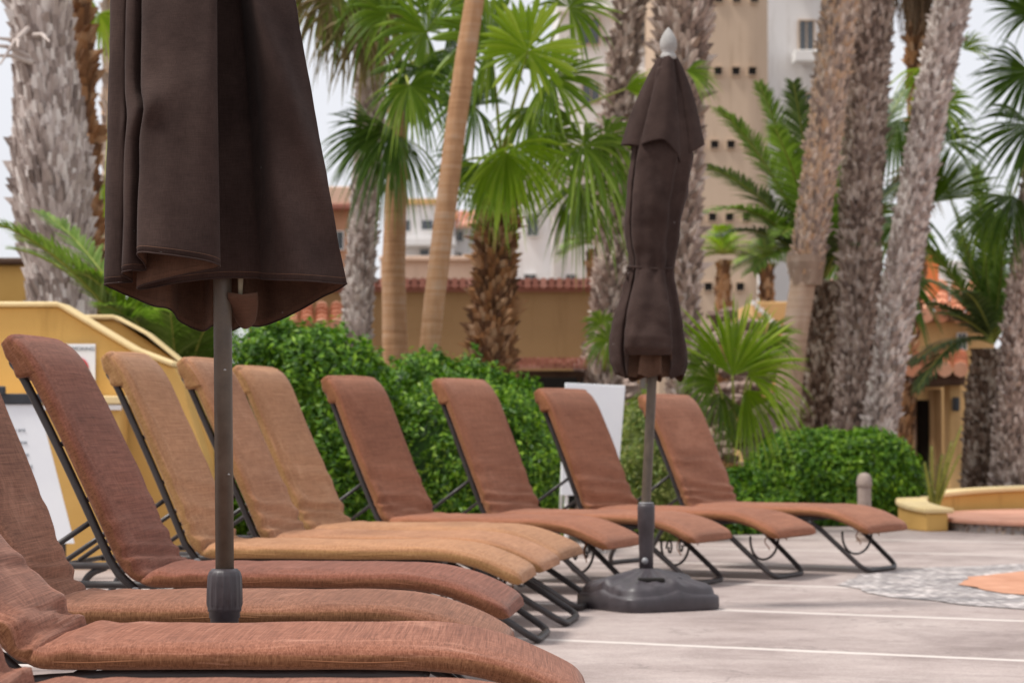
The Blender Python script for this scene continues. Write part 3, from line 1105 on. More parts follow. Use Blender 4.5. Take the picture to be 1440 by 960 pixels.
# ------------------------------------------------------------------ plants
def fan_frond(palm, crown, hub, Rr, mat, nrm=None, droop=.25, seed=0, spread=150, seg=34, axis=None, free=.6):
    """costapalmate leaf: stalk from crown to hub, pleated blade, free drooping tips"""
    rnd = random.Random(seed)
    crown, hub = Vector(crown), Vector(hub)
    ax = Vector(axis).normalized() if axis is not None else (hub - crown).normalized()
    if nrm is None:
        nrm = Vector((0, 0, 1))
    nrm = Vector(nrm)
    nrm = (nrm - ax * nrm.dot(ax))
    if nrm.length < .05:
        nrm = ax.orthogonal()
    nrm.normalize()
    lat = nrm.cross(ax)
    mb = MB()
    da = R(spread) / seg
    rs = [0, .12, .3, .48, .62, .76, .89, 1.0]
    for k in range(seg):
        a = (k + .5 - seg / 2) * 2 * da
        rl = Rr * (.72 + .28 * math.cos(a * .6)) * rnd.uniform(.9, 1.06)
        tw = rnd.uniform(-.09, .09)
        if abs(a) > .5 and rnd.random() < .07:
            continue
        if rnd.random() < .12:
            rl *= rnd.uniform(.6, .85)
        cols = []
        fr = free + rnd.uniform(-.06, .06)
        bend = rnd.uniform(.4, 2.0)
        for r_ in rs:
            wf = 1.0 if r_ < fr else max(.03, (1 - (r_ - fr) / (1 - fr)) ** .8) * fr / max(r_, .01)
            row = []
            for q in (-1, 0, 1):
                aa = a + tw * max(0, r_ - fr) + q * da * wf * .98
                p = ax * math.cos(aa) * r_ * rl + lat * math.sin(aa) * r_ * rl
                p = p + nrm * ((.010 if q == 0 else -.008) * Rr / .5 * min(1, r_ * 2.5) * wf) * (1)
                # blade cups towards its upper side then tips fall
                p = p + nrm * (.10 * Rr * math.sin(min(1, r_) * math.pi * .6) * (abs(math.sin(a)) * .8))
                p.z -= droop * Rr * max(0, r_ - .35) ** 1.8 * 1.6 * bend
                row.append(hub + p)
            cols.append(row)
        vs = [p for row in cols for p in row]
        fs = []
        for i in range(len(rs) - 1):
            for q in range(2):
                fs.append((i * 3 + q, i * 3 + q + 1, (i + 1) * 3 + q + 1, (i + 1) * 3 + q))
        mb.add(vs, fs)
    fr_o = mb.build('frond', mat, palm)
    if (hub - crown).length > .02:
        sb = MB()
        mid = (crown + hub) / 2 + Vector((0, 0, .10 * (hub - crown).length))
        pts = [crown * (1 - t) ** 2 + mid * 2 * t * (1 - t) + hub * t * t for t in np.linspace(0, 1, 9)]
        sb.tube(pts, [.016 - .008 * t for t in np.linspace(0, 1, 9)], 7)
        sb.build('stalk', M['petiole'], fr_o, smooth=True)
    return fr_o


def feather_frond(palm, base, tip, arch, mat, leaf=.26, n=48, droop=.3, seed=0, side=None):
    rnd = random.Random(seed)
    base, tip = Vector(base), Vector(tip)
    L = (tip - base).length
    ctrl = (base + tip) / 2 + Vector((0, 0, arch * L))
    bz = lambda t: base * (1 - t) ** 2 + ctrl * 2 * t * (1 - t) + tip * t * t
    mb = MB()
    for k in range(n):
        t = .12 + .88 * k / (n - 1)
        p = bz(t)
        tg = (bz(min(1, t + .02)) - bz(t - .02)).normalized()
        up = Vector((0, 0, 1)) if side is None else Vector(side)
        lat = tg.cross(up)
        if lat.length < .1:
            lat = tg.orthogonal()
        lat.normalize()
        up2 = lat.cross(tg).normalized()
        l = leaf * (math.sin(math.pi * (.12 + .83 * t)) ** .6) * rnd.uniform(.85, 1.12)
        for sg in (-1, 1):
            fw = .75 + .55 * t + rnd.uniform(-.15, .15)
            d = (lat * sg * 1.0 + tg * fw + up2 * (.35 + rnd.uniform(-.15, .15))).normalized()
            wdir = d.cross(up2).normalized()
            vs, fs = [], []
            for i, q in enumerate((0, .3, .65, 1)):
                c_ = p + d * l * q
                c_.z -= droop * l * q ** 2
                ww = (.006, .0095, .007, .001)[i] * (leaf / .26) ** .7
                vs += [c_ - wdir * ww, c_ + wdir * ww]
            fs = [(0, 1, 3, 2), (2, 3, 5, 4), (4, 5, 7, 6)]
            mb.add(vs, fs)
    fo = mb.build('frond', mat, palm)
    sb = MB()
    sb.tube([bz(t) for t in np.linspace(0, 1, 14)], [.014 * (1 - .8 * t) + .002 for t in np.linspace(0, 1, 14)], 7)
    sb.build('stalk', M['petiole'], fo, smooth=True)
    return fo


def palm_trunk(palm, pts, radii, mat, style='boots', size=.075, out_=.035, seed=0, name='trunk', tilt=1.0, lng=1.0):
    """tapered trunk along pts; 'boots' covers it in old leaf bases, 'smooth' leaves ring scars"""
    rnd = random.Random(seed)
    P_ = [Vector(p) for p in pts]
    n = 60
    seglen = [0]
    for i in range(1, len(P_)):
        seglen.append(seglen[-1] + (P_[i] - P_[i - 1]).length)
    LL = seglen[-1]

    def at(s_):
        x = np.interp(s_, seglen, [p.x for p in P_])
        y = np.interp(s_, seglen, [p.y for p in P_])
        z = np.interp(s_, seglen, [p.z for p in P_])
        return Vector((x, y, z)), float(np.interp(s_, seglen, radii))
    mb = MB()
    N = max(24, int(LL / .05))
    nn = 28
    vs, fs = [], []
    for i in range(N + 1):
        c, r = at(LL * i / N)
        for j in range(nn):
            a = 2 * math.pi * j / nn
            q = Vector((math.cos(a) * 2.5, math.sin(a) * 2.5, c.z * 3 + seed))
            d = 1 + (.05 if style == 'boots' else .03) * mnoise.noise(q) + (.012 * math.sin(c.z * 70) if style != 'boots' else 0)
            rb = r * (.93 if style == 'boots' else 1) * d
            vs.append((c.x + rb * math.cos(a), c.y + rb * math.sin(a), c.z))
    for i in range(N):
        for j in range(nn):
            j2 = (j + 1) % nn
            fs.append((i * nn + j, i * nn + j2, (i + 1) * nn + j2, (i + 1) * nn + j))
    fs.append(tuple(range(N * nn, N * nn + nn)))
    mb.add(vs, fs)
    if style == 'boots':
        s_ = .02
        row = 0
        while s_ < LL - size:
            c, r = at(s_)
            m_ = max(6, int(2 * math.pi * r / (size * .95)))
            for k in range(m_):
                if rnd.random() < .06:
                    continue
                a = 2 * math.pi * (k + .5 * (row % 2) + rnd.uniform(-.2, .2)) / m_
                h = size * lng * rnd.uniform(1.0, 2.1)
                w_ = size * rnd.uniform(.26, .5)
                o_ = out_ * rnd.uniform(.3, 1.3) * (1.9 if rnd.random() < .12 else 1)
                c0, r0 = at(s_ + rnd.uniform(-.3, .3) * size)
                c1, r1 = at(min(LL, s_ + h))
                ra, ta = Vector((math.cos(a), math.sin(a), 0)), Vector((-math.sin(a), math.cos(a), 0))
                sk = rnd.uniform(-.4, .4) * w_
                b0 = c0 + ra * (r0 * .95)
                b1 = (c0 + (c1 - c0) * .55) + ra * ((r0 + r1) / 2 + o_ * .55 * tilt)
                b2 = c1 + ra * (r1 + o_) + ta * sk
                b3 = c1 + ra * (r1 * .93) + ta * sk * .5
                v = [b0 - ta * w_, b0 + ta * w_, b1 - ta * w_ * .95, b1 + ta * w_ * .95, b2 - ta * w_ * .5, b2 + ta * w_ * .5, b3 - ta * w_ * .6, b3 + ta * w_ * .6]
                mb.add(v, [(0, 1, 3, 2), (2, 3, 5, 4), (4, 5, 7, 6), (0, 2, 6), (2, 4, 6), (1, 7, 3), (3, 7, 5)])
            s_ += size * .62
            row += 1
    return mb.build(name, mat, palm)


PALMS = 'palm trees behind the loungers'


def palm_at(px, py, d, label, name='palm_tree'):
    p = P(px, py, d)
    return empty(name, (p.x, p.y, 0), 0, label, 'palm tree', PALMS)


def rel(root, px, py, d):
    return P(px, py, d) - Vector(root.location)


def trunk_px(root, pts, d, mat, style='boots', up=None, **kw):
    """pts: (px, py, half-width px) from bottom to top; extended down to the ground and, if up is given, to that height"""
    S = F / d
    w_ = [rel(root, a, b, d) for a, b, c in pts]
    r_ = [c / S * .87 for a, b, c in pts]
    if w_[0].z > .05:
        dv = (w_[0] - w_[1])
        k = min(w_[0].z / max(.2, abs(dv.z)), 3)
        g = w_[0] + dv * k * .5
        g.z = -.05
        w_ = [g] + w_
        r_ = [r_[0] * 1.12] + r_
    if up:
        dv = (w_[-1] - w_[-2]).normalized()
        g = w_[-1] + dv * (up - w_[-1].z) / max(dv.z, .3)
        w_.append(g)
        r_.append(r_[-1] * .85)
    o = palm_trunk(root, w_, r_, mat, style, **kw)
    return o, w_[-1]


def high_crown(root, c, n=12, seed=0, Rr=.6, mat='fan', lo=-25):
    rnd = random.Random(seed)
    for k in range(n):
        az = 2 * math.pi * (k * .381966)
        el = R(lo + (85 - lo) * k / n)
        d = Vector((math.cos(az) * math.cos(el), math.sin(az) * math.cos(el), math.sin(el)))
        fan_frond(root, c, Vector(c) + d * rnd.uniform(.6, .8), Rr, M[mat], (0, 0, 1), .5, seed * 50 + k, 120, 20)


# palm 1: the broad grey trunk at the left
p1 = palm_at(75, 600, 17, 'broad grey shaggy palm trunk at the far left behind the yellow wall')
_, t = trunk_px(p1, [(90, 470, 50), (83, 380, 47), (76, 330, 55), (72, 240, 60), (66, 120, 46), (58, 40, 42), (56, 0, 46)], 17, M['bark_grey'], up=5.6, size=.055, out_=.035, seed=1, lng=1.8)
for k, (dx, dy) in enumerate([(-70, 60), (-75, 20), (-60, -5), (-25, 30), (20, 10), (-50, 90)]):
    mb = MB()
    a, b = rel(p1, 50 - 8 * k % 30, 90 - 10 * k, 16.8), rel(p1, 50 + dx, 55 + dy * .4, 16.5)
    mb.tube([a, (a + b) / 2 + Vector((0, 0, .03)), b], [.02, .015, .006], 6)
    mb.build('dead_stalk', M['bark_grey'], p1)
high_crown(p1, t, 12, 1)

p1b = palm_at(115, 600, 20.5, 'dark brown spiky palm trunk showing beside the broad grey one')
_, t = trunk_px(p1b, [(125, 420, 17), (122, 300, 18), (112, 150, 20), (104, 0, 22)], 20.5, M['bark_brown'], up=5.8, size=.085, out_=.075, seed=2)
high_crown(p1b, t, 10, 2)
p1c = palm_at(163, 600, 22, 'thin brown palm trunk just left of the big umbrella cloth')
_, t = trunk_px(p1c, [(160, 420, 13), (156, 200, 13), (158, 0, 13)], 22, M['bark_orange'], up=6.0, size=.07, out_=.03, seed=3)
high_crown(p1c, t, 10, 3)
fan_frond(p1c, rel(p1c, 158, 20, 22), rel(p1c, 140, 20, 21.6), .32, M['fan_bright'], (0, -1, .2), .5, 31, 140, 26, axis=(-.3, 0, -1))
fan_frond(p1c, rel(p1c, 158, 120, 22), rel(p1c, 148, 260, 21.6), .42, M['fan_bright'], (0, -1, .2), .5, 32, 120, 26, axis=(-.1, 0, -1))

# palm 2: grey rough trunk
p2 = palm_at(503, 600, 20, 'grey rough palm trunk just right of the big umbrella')
_, t = trunk_px(p2, [(500, 500, 22), (503, 430, 21), (512, 300, 20), (521, 180, 20), (520, 60, 21), (520, 0, 22)], 20, M['bark_grey'], up=5.9, size=.045, out_=.03, seed=4)
for k, (hx, hy, Rp, ax, mt, dr) in enumerate([(455, -10, 75, (-.35, 0, -1), 'fan_dry', .7), (492, 5, 85, (-.2, 0, -1), 'fan_dry', .6), (520, 30, 85, (.1, 0, -1), 'fan_dry', .5), (540, -10, 90, (.2, 0, -1), 'fan', .6), (470, -30, 70, (-.6, 0, -1), 'fan', .7)]):
    fan_frond(p2, rel(p2, 521, -80, 20), rel(p2, hx, hy, 19.6), Rp * 19.6 / F, M[mt], (0, -1, .25), dr, 60 + k, 110, 30, axis=ax)
high_crown(p2, t, 10, 4, lo=0)

# palm 3: tan smooth trunk with dark fans
p3 = palm_at(553, 600, 19, 'tan smooth straight palm trunk under dark green fan leaves')
_, t = trunk_px(p3, [(556, 500, 21), (553, 380, 19), (558, 250, 17), (560, 110, 16)], 19, M['smooth_tan'], 'smooth', seed=5)
cr3 = rel(p3, 562, 100, 19)
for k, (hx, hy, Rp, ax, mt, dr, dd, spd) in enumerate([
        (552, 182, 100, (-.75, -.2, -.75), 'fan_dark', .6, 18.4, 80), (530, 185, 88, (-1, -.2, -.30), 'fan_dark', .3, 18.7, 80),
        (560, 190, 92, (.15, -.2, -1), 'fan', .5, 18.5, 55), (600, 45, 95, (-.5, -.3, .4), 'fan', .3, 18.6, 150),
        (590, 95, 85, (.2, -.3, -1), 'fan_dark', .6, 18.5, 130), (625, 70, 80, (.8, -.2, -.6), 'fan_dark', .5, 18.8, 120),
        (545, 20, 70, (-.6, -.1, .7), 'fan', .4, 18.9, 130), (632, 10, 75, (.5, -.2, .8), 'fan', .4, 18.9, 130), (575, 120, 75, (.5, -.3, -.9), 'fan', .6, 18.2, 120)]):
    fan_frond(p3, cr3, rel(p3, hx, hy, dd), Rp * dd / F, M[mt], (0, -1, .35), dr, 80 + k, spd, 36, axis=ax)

# palm 4: leaning smooth trunk
p4 = palm_at(600, 600, 17, 'slender tan smooth palm trunk leaning to the right')
_, t = trunk_px(p4, [(603, 500, 17), (611, 420, 17), (626, 300, 17), (641, 180, 17), (655, 80, 17), (668, -5, 16)], 17, M['smooth_tan'], 'smooth', up=5.5, seed=6)
high_crown(p4, t, 10, 6)

# palm 5: brown boots and bright fans
p5 = palm_at(693, 600, 18, 'short palm with brown jagged trunk and bright green fan leaves')
_, t = trunk_px(p5, [(690, 520, 30), (692, 460, 30), (697, 380, 26), (700, 300, 25), (702, 230, 22)], 18, M['bark_brown'], size=.052, out_=.065, seed=7)
cr5 = rel(p5, 705, 225, 18)
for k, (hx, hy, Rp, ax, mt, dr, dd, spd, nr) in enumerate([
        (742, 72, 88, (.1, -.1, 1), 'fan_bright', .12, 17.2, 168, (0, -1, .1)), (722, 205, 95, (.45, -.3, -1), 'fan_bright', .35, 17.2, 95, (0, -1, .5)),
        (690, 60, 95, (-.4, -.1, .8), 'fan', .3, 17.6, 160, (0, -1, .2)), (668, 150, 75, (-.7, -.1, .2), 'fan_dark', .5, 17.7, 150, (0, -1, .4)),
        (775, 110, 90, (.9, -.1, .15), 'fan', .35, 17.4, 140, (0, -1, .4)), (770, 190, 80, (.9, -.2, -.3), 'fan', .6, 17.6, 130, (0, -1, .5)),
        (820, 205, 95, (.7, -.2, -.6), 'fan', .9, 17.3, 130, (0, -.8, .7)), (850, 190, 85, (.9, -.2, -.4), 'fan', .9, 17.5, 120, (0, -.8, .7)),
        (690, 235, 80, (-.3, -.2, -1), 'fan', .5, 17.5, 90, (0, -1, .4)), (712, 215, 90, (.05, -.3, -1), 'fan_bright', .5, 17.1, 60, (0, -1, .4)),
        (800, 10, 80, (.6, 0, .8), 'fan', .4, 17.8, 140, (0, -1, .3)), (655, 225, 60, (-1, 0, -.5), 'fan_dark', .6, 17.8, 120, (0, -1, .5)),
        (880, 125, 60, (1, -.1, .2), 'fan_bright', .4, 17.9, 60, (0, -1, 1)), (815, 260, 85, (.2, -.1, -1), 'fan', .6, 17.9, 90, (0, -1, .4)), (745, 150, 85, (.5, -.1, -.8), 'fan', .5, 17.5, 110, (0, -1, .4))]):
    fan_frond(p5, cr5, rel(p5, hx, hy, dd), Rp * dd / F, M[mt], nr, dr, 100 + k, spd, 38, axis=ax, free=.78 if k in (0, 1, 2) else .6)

# palms 6, 7: grey trunks near the small umbrella
p6 = palm_at(845, 600, 22, 'grey rough palm trunk between the bright fans and the small umbrella')
_, t = trunk_px(p6, [(844, 560, 23), (850, 470, 22), (858, 350, 20), (866, 200, 20), (876, 80, 21), (888, 0, 20)], 22, M['bark_mix'], up=6.2, size=.055, out_=.045, seed=8)
high_crown(p6, t, 10, 8)
fan_frond(p6, rel(p6, 850, 520, 21), rel(p6, 856, 478, 20.5), .26, M['fan'], (0, -1, .3), .4, 33, 130, 26, axis=(-.7, -.1, .3))
fan_frond(p6, rel(p6, 850, 520, 21), rel(p6, 846, 455, 20.7), .2, M['fan'], (0, -1, .3), .4, 34, 120, 22, axis=(-.2, -.1, .9))
p7 = palm_at(955, 600, 20, 'thick grey-brown palm trunk right behind the small umbrella')
_, t = trunk_px(p7, [(960, 500, 18), (962, 380, 20), (958, 240, 27), (957, 120, 32), (962, 40, 38), (962, 0, 40)], 20, M['bark_mix'], up=5.6, size=.065, out_=.07, seed=9)
high_crown(p7, t, 10, 9)
for k, (hx, hy, ax) in enumerate([(965, 100, (1, 0, -.1)), (940, 110, (-1, 0, -.2))]):
    fan_frond(p7, rel(p7, hx, hy, 19.4), rel(p7, hx, hy, 19.4), .3, M['fan'], (0, -1, .8), .4, 36 + k, 60, 18, axis=ax)

# palm 8: smooth below, rough above
p8 = palm_at(1100, 640, 21, 'leaning palm trunk, smooth and pale below, scaly above')
S8 = F / 21
o, t8 = trunk_px(p8, [(1102, 620, 22), (1108, 550, 22), (1118, 470, 21), (1131, 385, 21)], 21, M['smooth_pale'], 'smooth', seed=10)
w8 = [rel(p8, a, b, 21) for a, b in ((1130, 392), (1143, 310), (1156, 220), (1168, 120), (1180, 20), (1190, -60))]
up8 = palm_trunk(p8, w8 + [w8[-1] + Vector((.25, 0, 1.6))], [.125, .135, .138, .138, .14, .14, .13], M['bark_orange'], size=.046, out_=.03, seed=11, name='upper_trunk')
mb = MB()
mb.lathe([(.128, -.10), (.15, .02), (.17, .10), (.168, .16)], tuple(rel(p8, 1133, 385, 21)), 26, lambda j, z: .12 * math.sin(j * 1.3) * (1 if z < 0 else .3))
mb.build('bark_collar', M['bark_pale'], p8)
high_crown(p8, w8[-1] + Vector((.25, 0, 1.6)), 10, 12)
p9 = palm_at(1215, 620, 21.5, 'grey palm trunk, left one of the pair that meets at the hedge')
_, t = trunk_px(p9, [(1203, 610, 33), (1206, 500, 30), (1209, 400, 30), (1210, 280, 30), (1218, 150, 30), (1225, 0, 30)], 21.5, M['bark_mix'], up=5.9, size=.045, out_=.035, seed=13)
high_crown(p9, t, 10, 13)
p10 = palm_at(1240, 620, 20.8, 'grey palm trunk leaning right out of the pair behind the round hedge')
_, t = trunk_px(p10, [(1235, 615, 25), (1252, 500, 24), (1268, 390, 27), (1290, 260, 25), (1312, 130, 25), (1340, -5, 27)], 20.8, M['bark_grey'], up=5.6, size=.045, out_=.03, seed=14)
high_crown(p10, t, 10, 14)
p14 = palm_at(1283, 620, 25, 'dark brown palm trunk behind the leaning grey one, dead leaves hanging')
_, t = trunk_px(p14, [(1266, 620, 16), (1272, 500, 15), (1288, 380, 13), (1290, 200, 14), (1290, 0, 16)], 25, M['bark_brown'], up=6.4, size=.075, out_=.04, seed=15)
mb = MB()
rnd = random.Random(3)
for k in range(260):
    a = rnd.uniform(0, 2 * math.pi)
    c = rel(p14, 1288, -60, 24.6) + Vector((math.cos(a) * .12, math.sin(a) * .12, rnd.uniform(-.2, .8)))
    e = rel(p14, 1288 + rnd.gauss(0, 17), 45 + rnd.uniform(-60, 12), 24.6) + Vector((0, math.sin(a) * .28, 0))
    wd = Vector((rnd.uniform(-1, 1), rnd.uniform(-1, 1), 0)).normalized() * .012
    mdl = (c + e) / 2 + Vector((math.cos(a) * .1, math.sin(a) * .1, .1))
    mb.add([c - wd, c + wd, mdl - wd, mdl + wd, e - wd * .3, e + wd * .3], [(0, 1, 3, 2), (2, 3, 5, 4)])
mb.build('dead_leaf_skirt', M['skirt'], p14)
high_crown(p14, t, 10, 15)
for k, (hx, hy, Rp, ax, mt) in enumerate([(1300, 95, 60, (.2, 0, -1), 'fan_bright'), (1262, 170, 80, (.3, 0, -1), 'fan_dark'), (1188, 250, 75, (.2, 0, -1), 'fan_dark'), (1268, 300, 80, (-.2, 0, -1), 'fan_dark'),
                                          (1190, 350, 70, (.3, 0, -1), 'fan'), (1262, 390, 75, (.1, 0, -1), 'fan_dark'), (1330, 200, 70, (.5, 0, .6), 'fan_dark'), (1175, 160, 60, (-.2, 0, 1), 'fan_dark'),
                                          (1320, 150, 60, (.7, 0, .5), 'fan'), (1290, 240, 60, (0, 0, -1), 'fan_dry')]):
    fan_frond(p14, rel(p14, hx - 6, hy + 10, 24.4), rel(p14, hx, hy, 24.2), Rp * 24.2 / F, M[mt], (0, -1, .3), .5, 600 + k, 95, 28, axis=ax)

# palm 11: date-palm stub with feather fronds
p11 = palm_at(1153, 620, 22.5, 'stout spotted palm stump with long feather fronds between the leaning trunks')
_, t = trunk_px(p11, [(1152, 620, 33), (1152, 540, 33), (1152, 450, 30), (1156, 395, 24)], 22.5, M['bark_pale'], size=.042, out_=.03, seed=16)
c11 = rel(p11, 1158, 392, 22.4)
for k, (tx, ty, ar, dd) in enumerate([(985, 232, .22, 21.5), (1012, 155, .2, 21.8), (1068, 120, .14, 22), (1116, 118, .08, 21.4), (1150, 210, .05, 21.2), (1178, 150, .05, 22.6),
                                      (1255, 190, .12, 22.2), (1245, 290, .2, 21.8), (985, 300, .3, 21.2), (1010, 330, .28, 21.6), (1045, 200, .18, 22.6), (1195, 250, .1, 22.8),
                                      (1285, 250, .2, 23), (1060, 380, .4, 21.5), (1100, 330, .3, 21.2), (1215, 340, .3, 21.4), (1090, 180, .12, 21.1), (1230, 120, .06, 23.4), (1270, 130, .1, 23.6), (1260, 350, .3, 23.3), (1300, 330, .3, 23.6)]):
    feather_frond(p11, c11, rel(p11, tx, ty, dd), ar, M['feather'] if k % 3 else M['feather_dark'], .36, 64, .3, 200 + k)

# palm 12/13 right edge
p12 = palm_at(1385, 700, 21.9, 'stout mottled palm stump at the right with dark drooping fronds')
_, t = trunk_px(p12, [(1392, 705, 44), (1392, 640, 40), (1392, 560, 35), (1396, 490, 29)], 21.9, M['bark_pale'], size=.042, out_=.03, seed=17)
c12 = rel(p12, 1397, 482, 21.8)
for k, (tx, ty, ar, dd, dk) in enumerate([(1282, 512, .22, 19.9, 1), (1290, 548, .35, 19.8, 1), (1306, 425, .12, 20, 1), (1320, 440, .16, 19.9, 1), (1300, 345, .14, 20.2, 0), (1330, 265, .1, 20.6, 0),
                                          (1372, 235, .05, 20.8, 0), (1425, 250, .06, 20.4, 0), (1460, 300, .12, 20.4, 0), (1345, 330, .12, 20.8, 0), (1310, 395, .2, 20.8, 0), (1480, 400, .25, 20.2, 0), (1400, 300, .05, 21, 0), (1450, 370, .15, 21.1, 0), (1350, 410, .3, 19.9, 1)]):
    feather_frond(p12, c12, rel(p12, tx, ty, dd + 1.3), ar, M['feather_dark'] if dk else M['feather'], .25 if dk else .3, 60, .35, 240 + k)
p13 = palm_at(1432, 720, 21.3, 'grey palm trunk cut off by the right edge of the picture')
_, t = trunk_px(p13, [(1425, 705, 34), (1425, 600, 30), (1430, 500, 24), (1438, 400, 20), (1447, 320, 19), (1462, 200, 18)], 21.3, M['bark_mix'], up=3.6, size=.042, out_=.03, seed=18)
c13 = rel(p13, 1490, 120, 21.2)
for k, (hx, hy, Rp, ax, mt, dr, nr) in enumerate([(1448, 100, 92, (-1, 0, -.12), 'fan_dark', .3, (0, -1, .3)), (1452, 175, 100, (-.8, 0, -.5), 'fan_dark', .3, (0, -1, .3)), (1425, 275, 75, (-.3, 0, -1), 'fan_dark', .5, (0, -1, .3)),
                                                 (1312, 285, 115, (.65, 0, .75), 'fan', .2, (.5, -.7, .4)), (1355, 70, 48, (.5, 0, .8), 'fan_bright', .5, (0, -1, .3)), (1455, 20, 80, (-.8, 0, .5), 'fan_dark', .3, (0, -1, .4)), (1390, 295, 70, (-.4, 0, -.8), 'fan', .5, (0, -1, .3))]):
    cc = c13 if hx > 1400 else rel(p13, hx, hy, 21.2)
    fan_frond(p13, cc, rel(p13, hx, hy, 21.1 if hx > 1400 else 21.2), Rp * 21.2 / F, M[mt], nr, dr, 300 + k, 75 if hx != 1312 else 40, 34, axis=ax)

# low bright fan palm in front of the rocks
p17 = palm_at(1030, 690, 18.0, 'low bushy fan palm with light green leaves behind the farthest lounger')
mb = MB()
mb.tube([(0, 0, -.02), (0, 0, .25), (.02, 0, .5)], [.09, .08, .05], 12)
mb.build('trunk', M['bark_brown'], p17)
c17 = Vector((.02, 0, .62))
for k, (hx, hy, Rp, ax, dr, spd, mt) in enumerate([(1030, 552, 126, (.12, -.1, 1), .12, 66, 'fan_bright'), (1052, 552, 92, (.8, -.2, .35), .5, 70, 'fan_bright'), (1008, 560, 66, (-.7, -.2, .3), .4, 80, 'fan'),
                                                  (1048, 572, 92, (.55, -.2, -.8), .6, 50, 'fan_bright'), (1015, 575, 64, (-.2, -.2, -1), .6, 60, 'fan'), (1075, 500, 60, (.8, 0, .6), .4, 90, 'fan'), (985, 540, 50, (-.8, 0, .5), .4, 90, 'fan'), (1034, 590, 64, (.1, -.2, -1), .5, 50, 'fan')]):
    fan_frond(p17, c17, rel(p17, hx, hy - 24, 17.6 + .05 * k), Rp * 17.6 / F, M[mt], (0, -1, .35), dr, 340 + k, spd, 34, axis=ax)

# feather palm behind the yellow wall
p20 = palm_at(250, 560, 15.3, 'green feather-leaf palm arching over the yellow wall')
palm_trunk(p20, [(0, 0, 0), (0, 0, .6), (.02, 0, .85)], [.12, .11, .08], M['bark_brown'], size=.05, out_=.03, seed=20)
c20 = Vector((.02, 0, .8))
for k, (tx, ty, ar, dd) in enumerate([(-12, 312, .26, 14.6), (20, 350, .30, 15.3), (120, 385, .25, 14.8), (170, 395, .12, 15.2), (215, 400, .05, 14.9), (262, 410, .04, 14.8), (300, 420, .06, 15.2), (330, 440, .12, 15), (150, 430, .3, 14.6), (60, 300, .22, 15.8), (290, 460, .2, 14.7), (240, 440, .1, 14.6), (190, 450, .2, 14.7), (40, 330, .26, 14.9), (95, 365, .24, 15.5), (135, 400, .2, 15.1), (275, 400, .05, 15.6), (200, 420, .15, 15.4)]):
    feather_frond(p20, c20, rel(p20, tx, ty, dd), ar, M['feather'] if k != 2 else M['fan'], .31, 72, .25, 360 + k)

# far little palms in front of the beige tower
for i, (px, py, base, lab, Rp) in enumerate([(1017, 345, 420, 'small distant palm with bright green top in front of the beige tower', 48), (1078, 350, 425, 'small distant palm just right of the bright green one, half hidden', 40), (835, 330, 402, 'small distant palm in front of the white building beside the grey trunk', 42)]):
    d = 38
    pp = palm_at(px, base, d, lab)
    _, t = trunk_px(pp, [(px, base, 10), (px, py + 20, 9)], d, M['bark_brown'], size=.1, out_=.04, seed=40 + i)
    c = rel(pp, px, py + 12, d)
    for k in range(16):
        a = math.pi * (k + .3) / 15.5
        tip = rel(pp, px + Rp * 1.2 * math.cos(a), py - Rp * .9 * math.sin(a) + 14 + 22 * abs(math.cos(a)), d + math.sin(k * 2.3) * .5)
        feather_frond(pp, c, tip, .25, M['feather'] if k % 2 else (M['fan_bright'] if i == 0 else M['feather_dark']), .24, 26, .4, 400 + 20 * i + k)


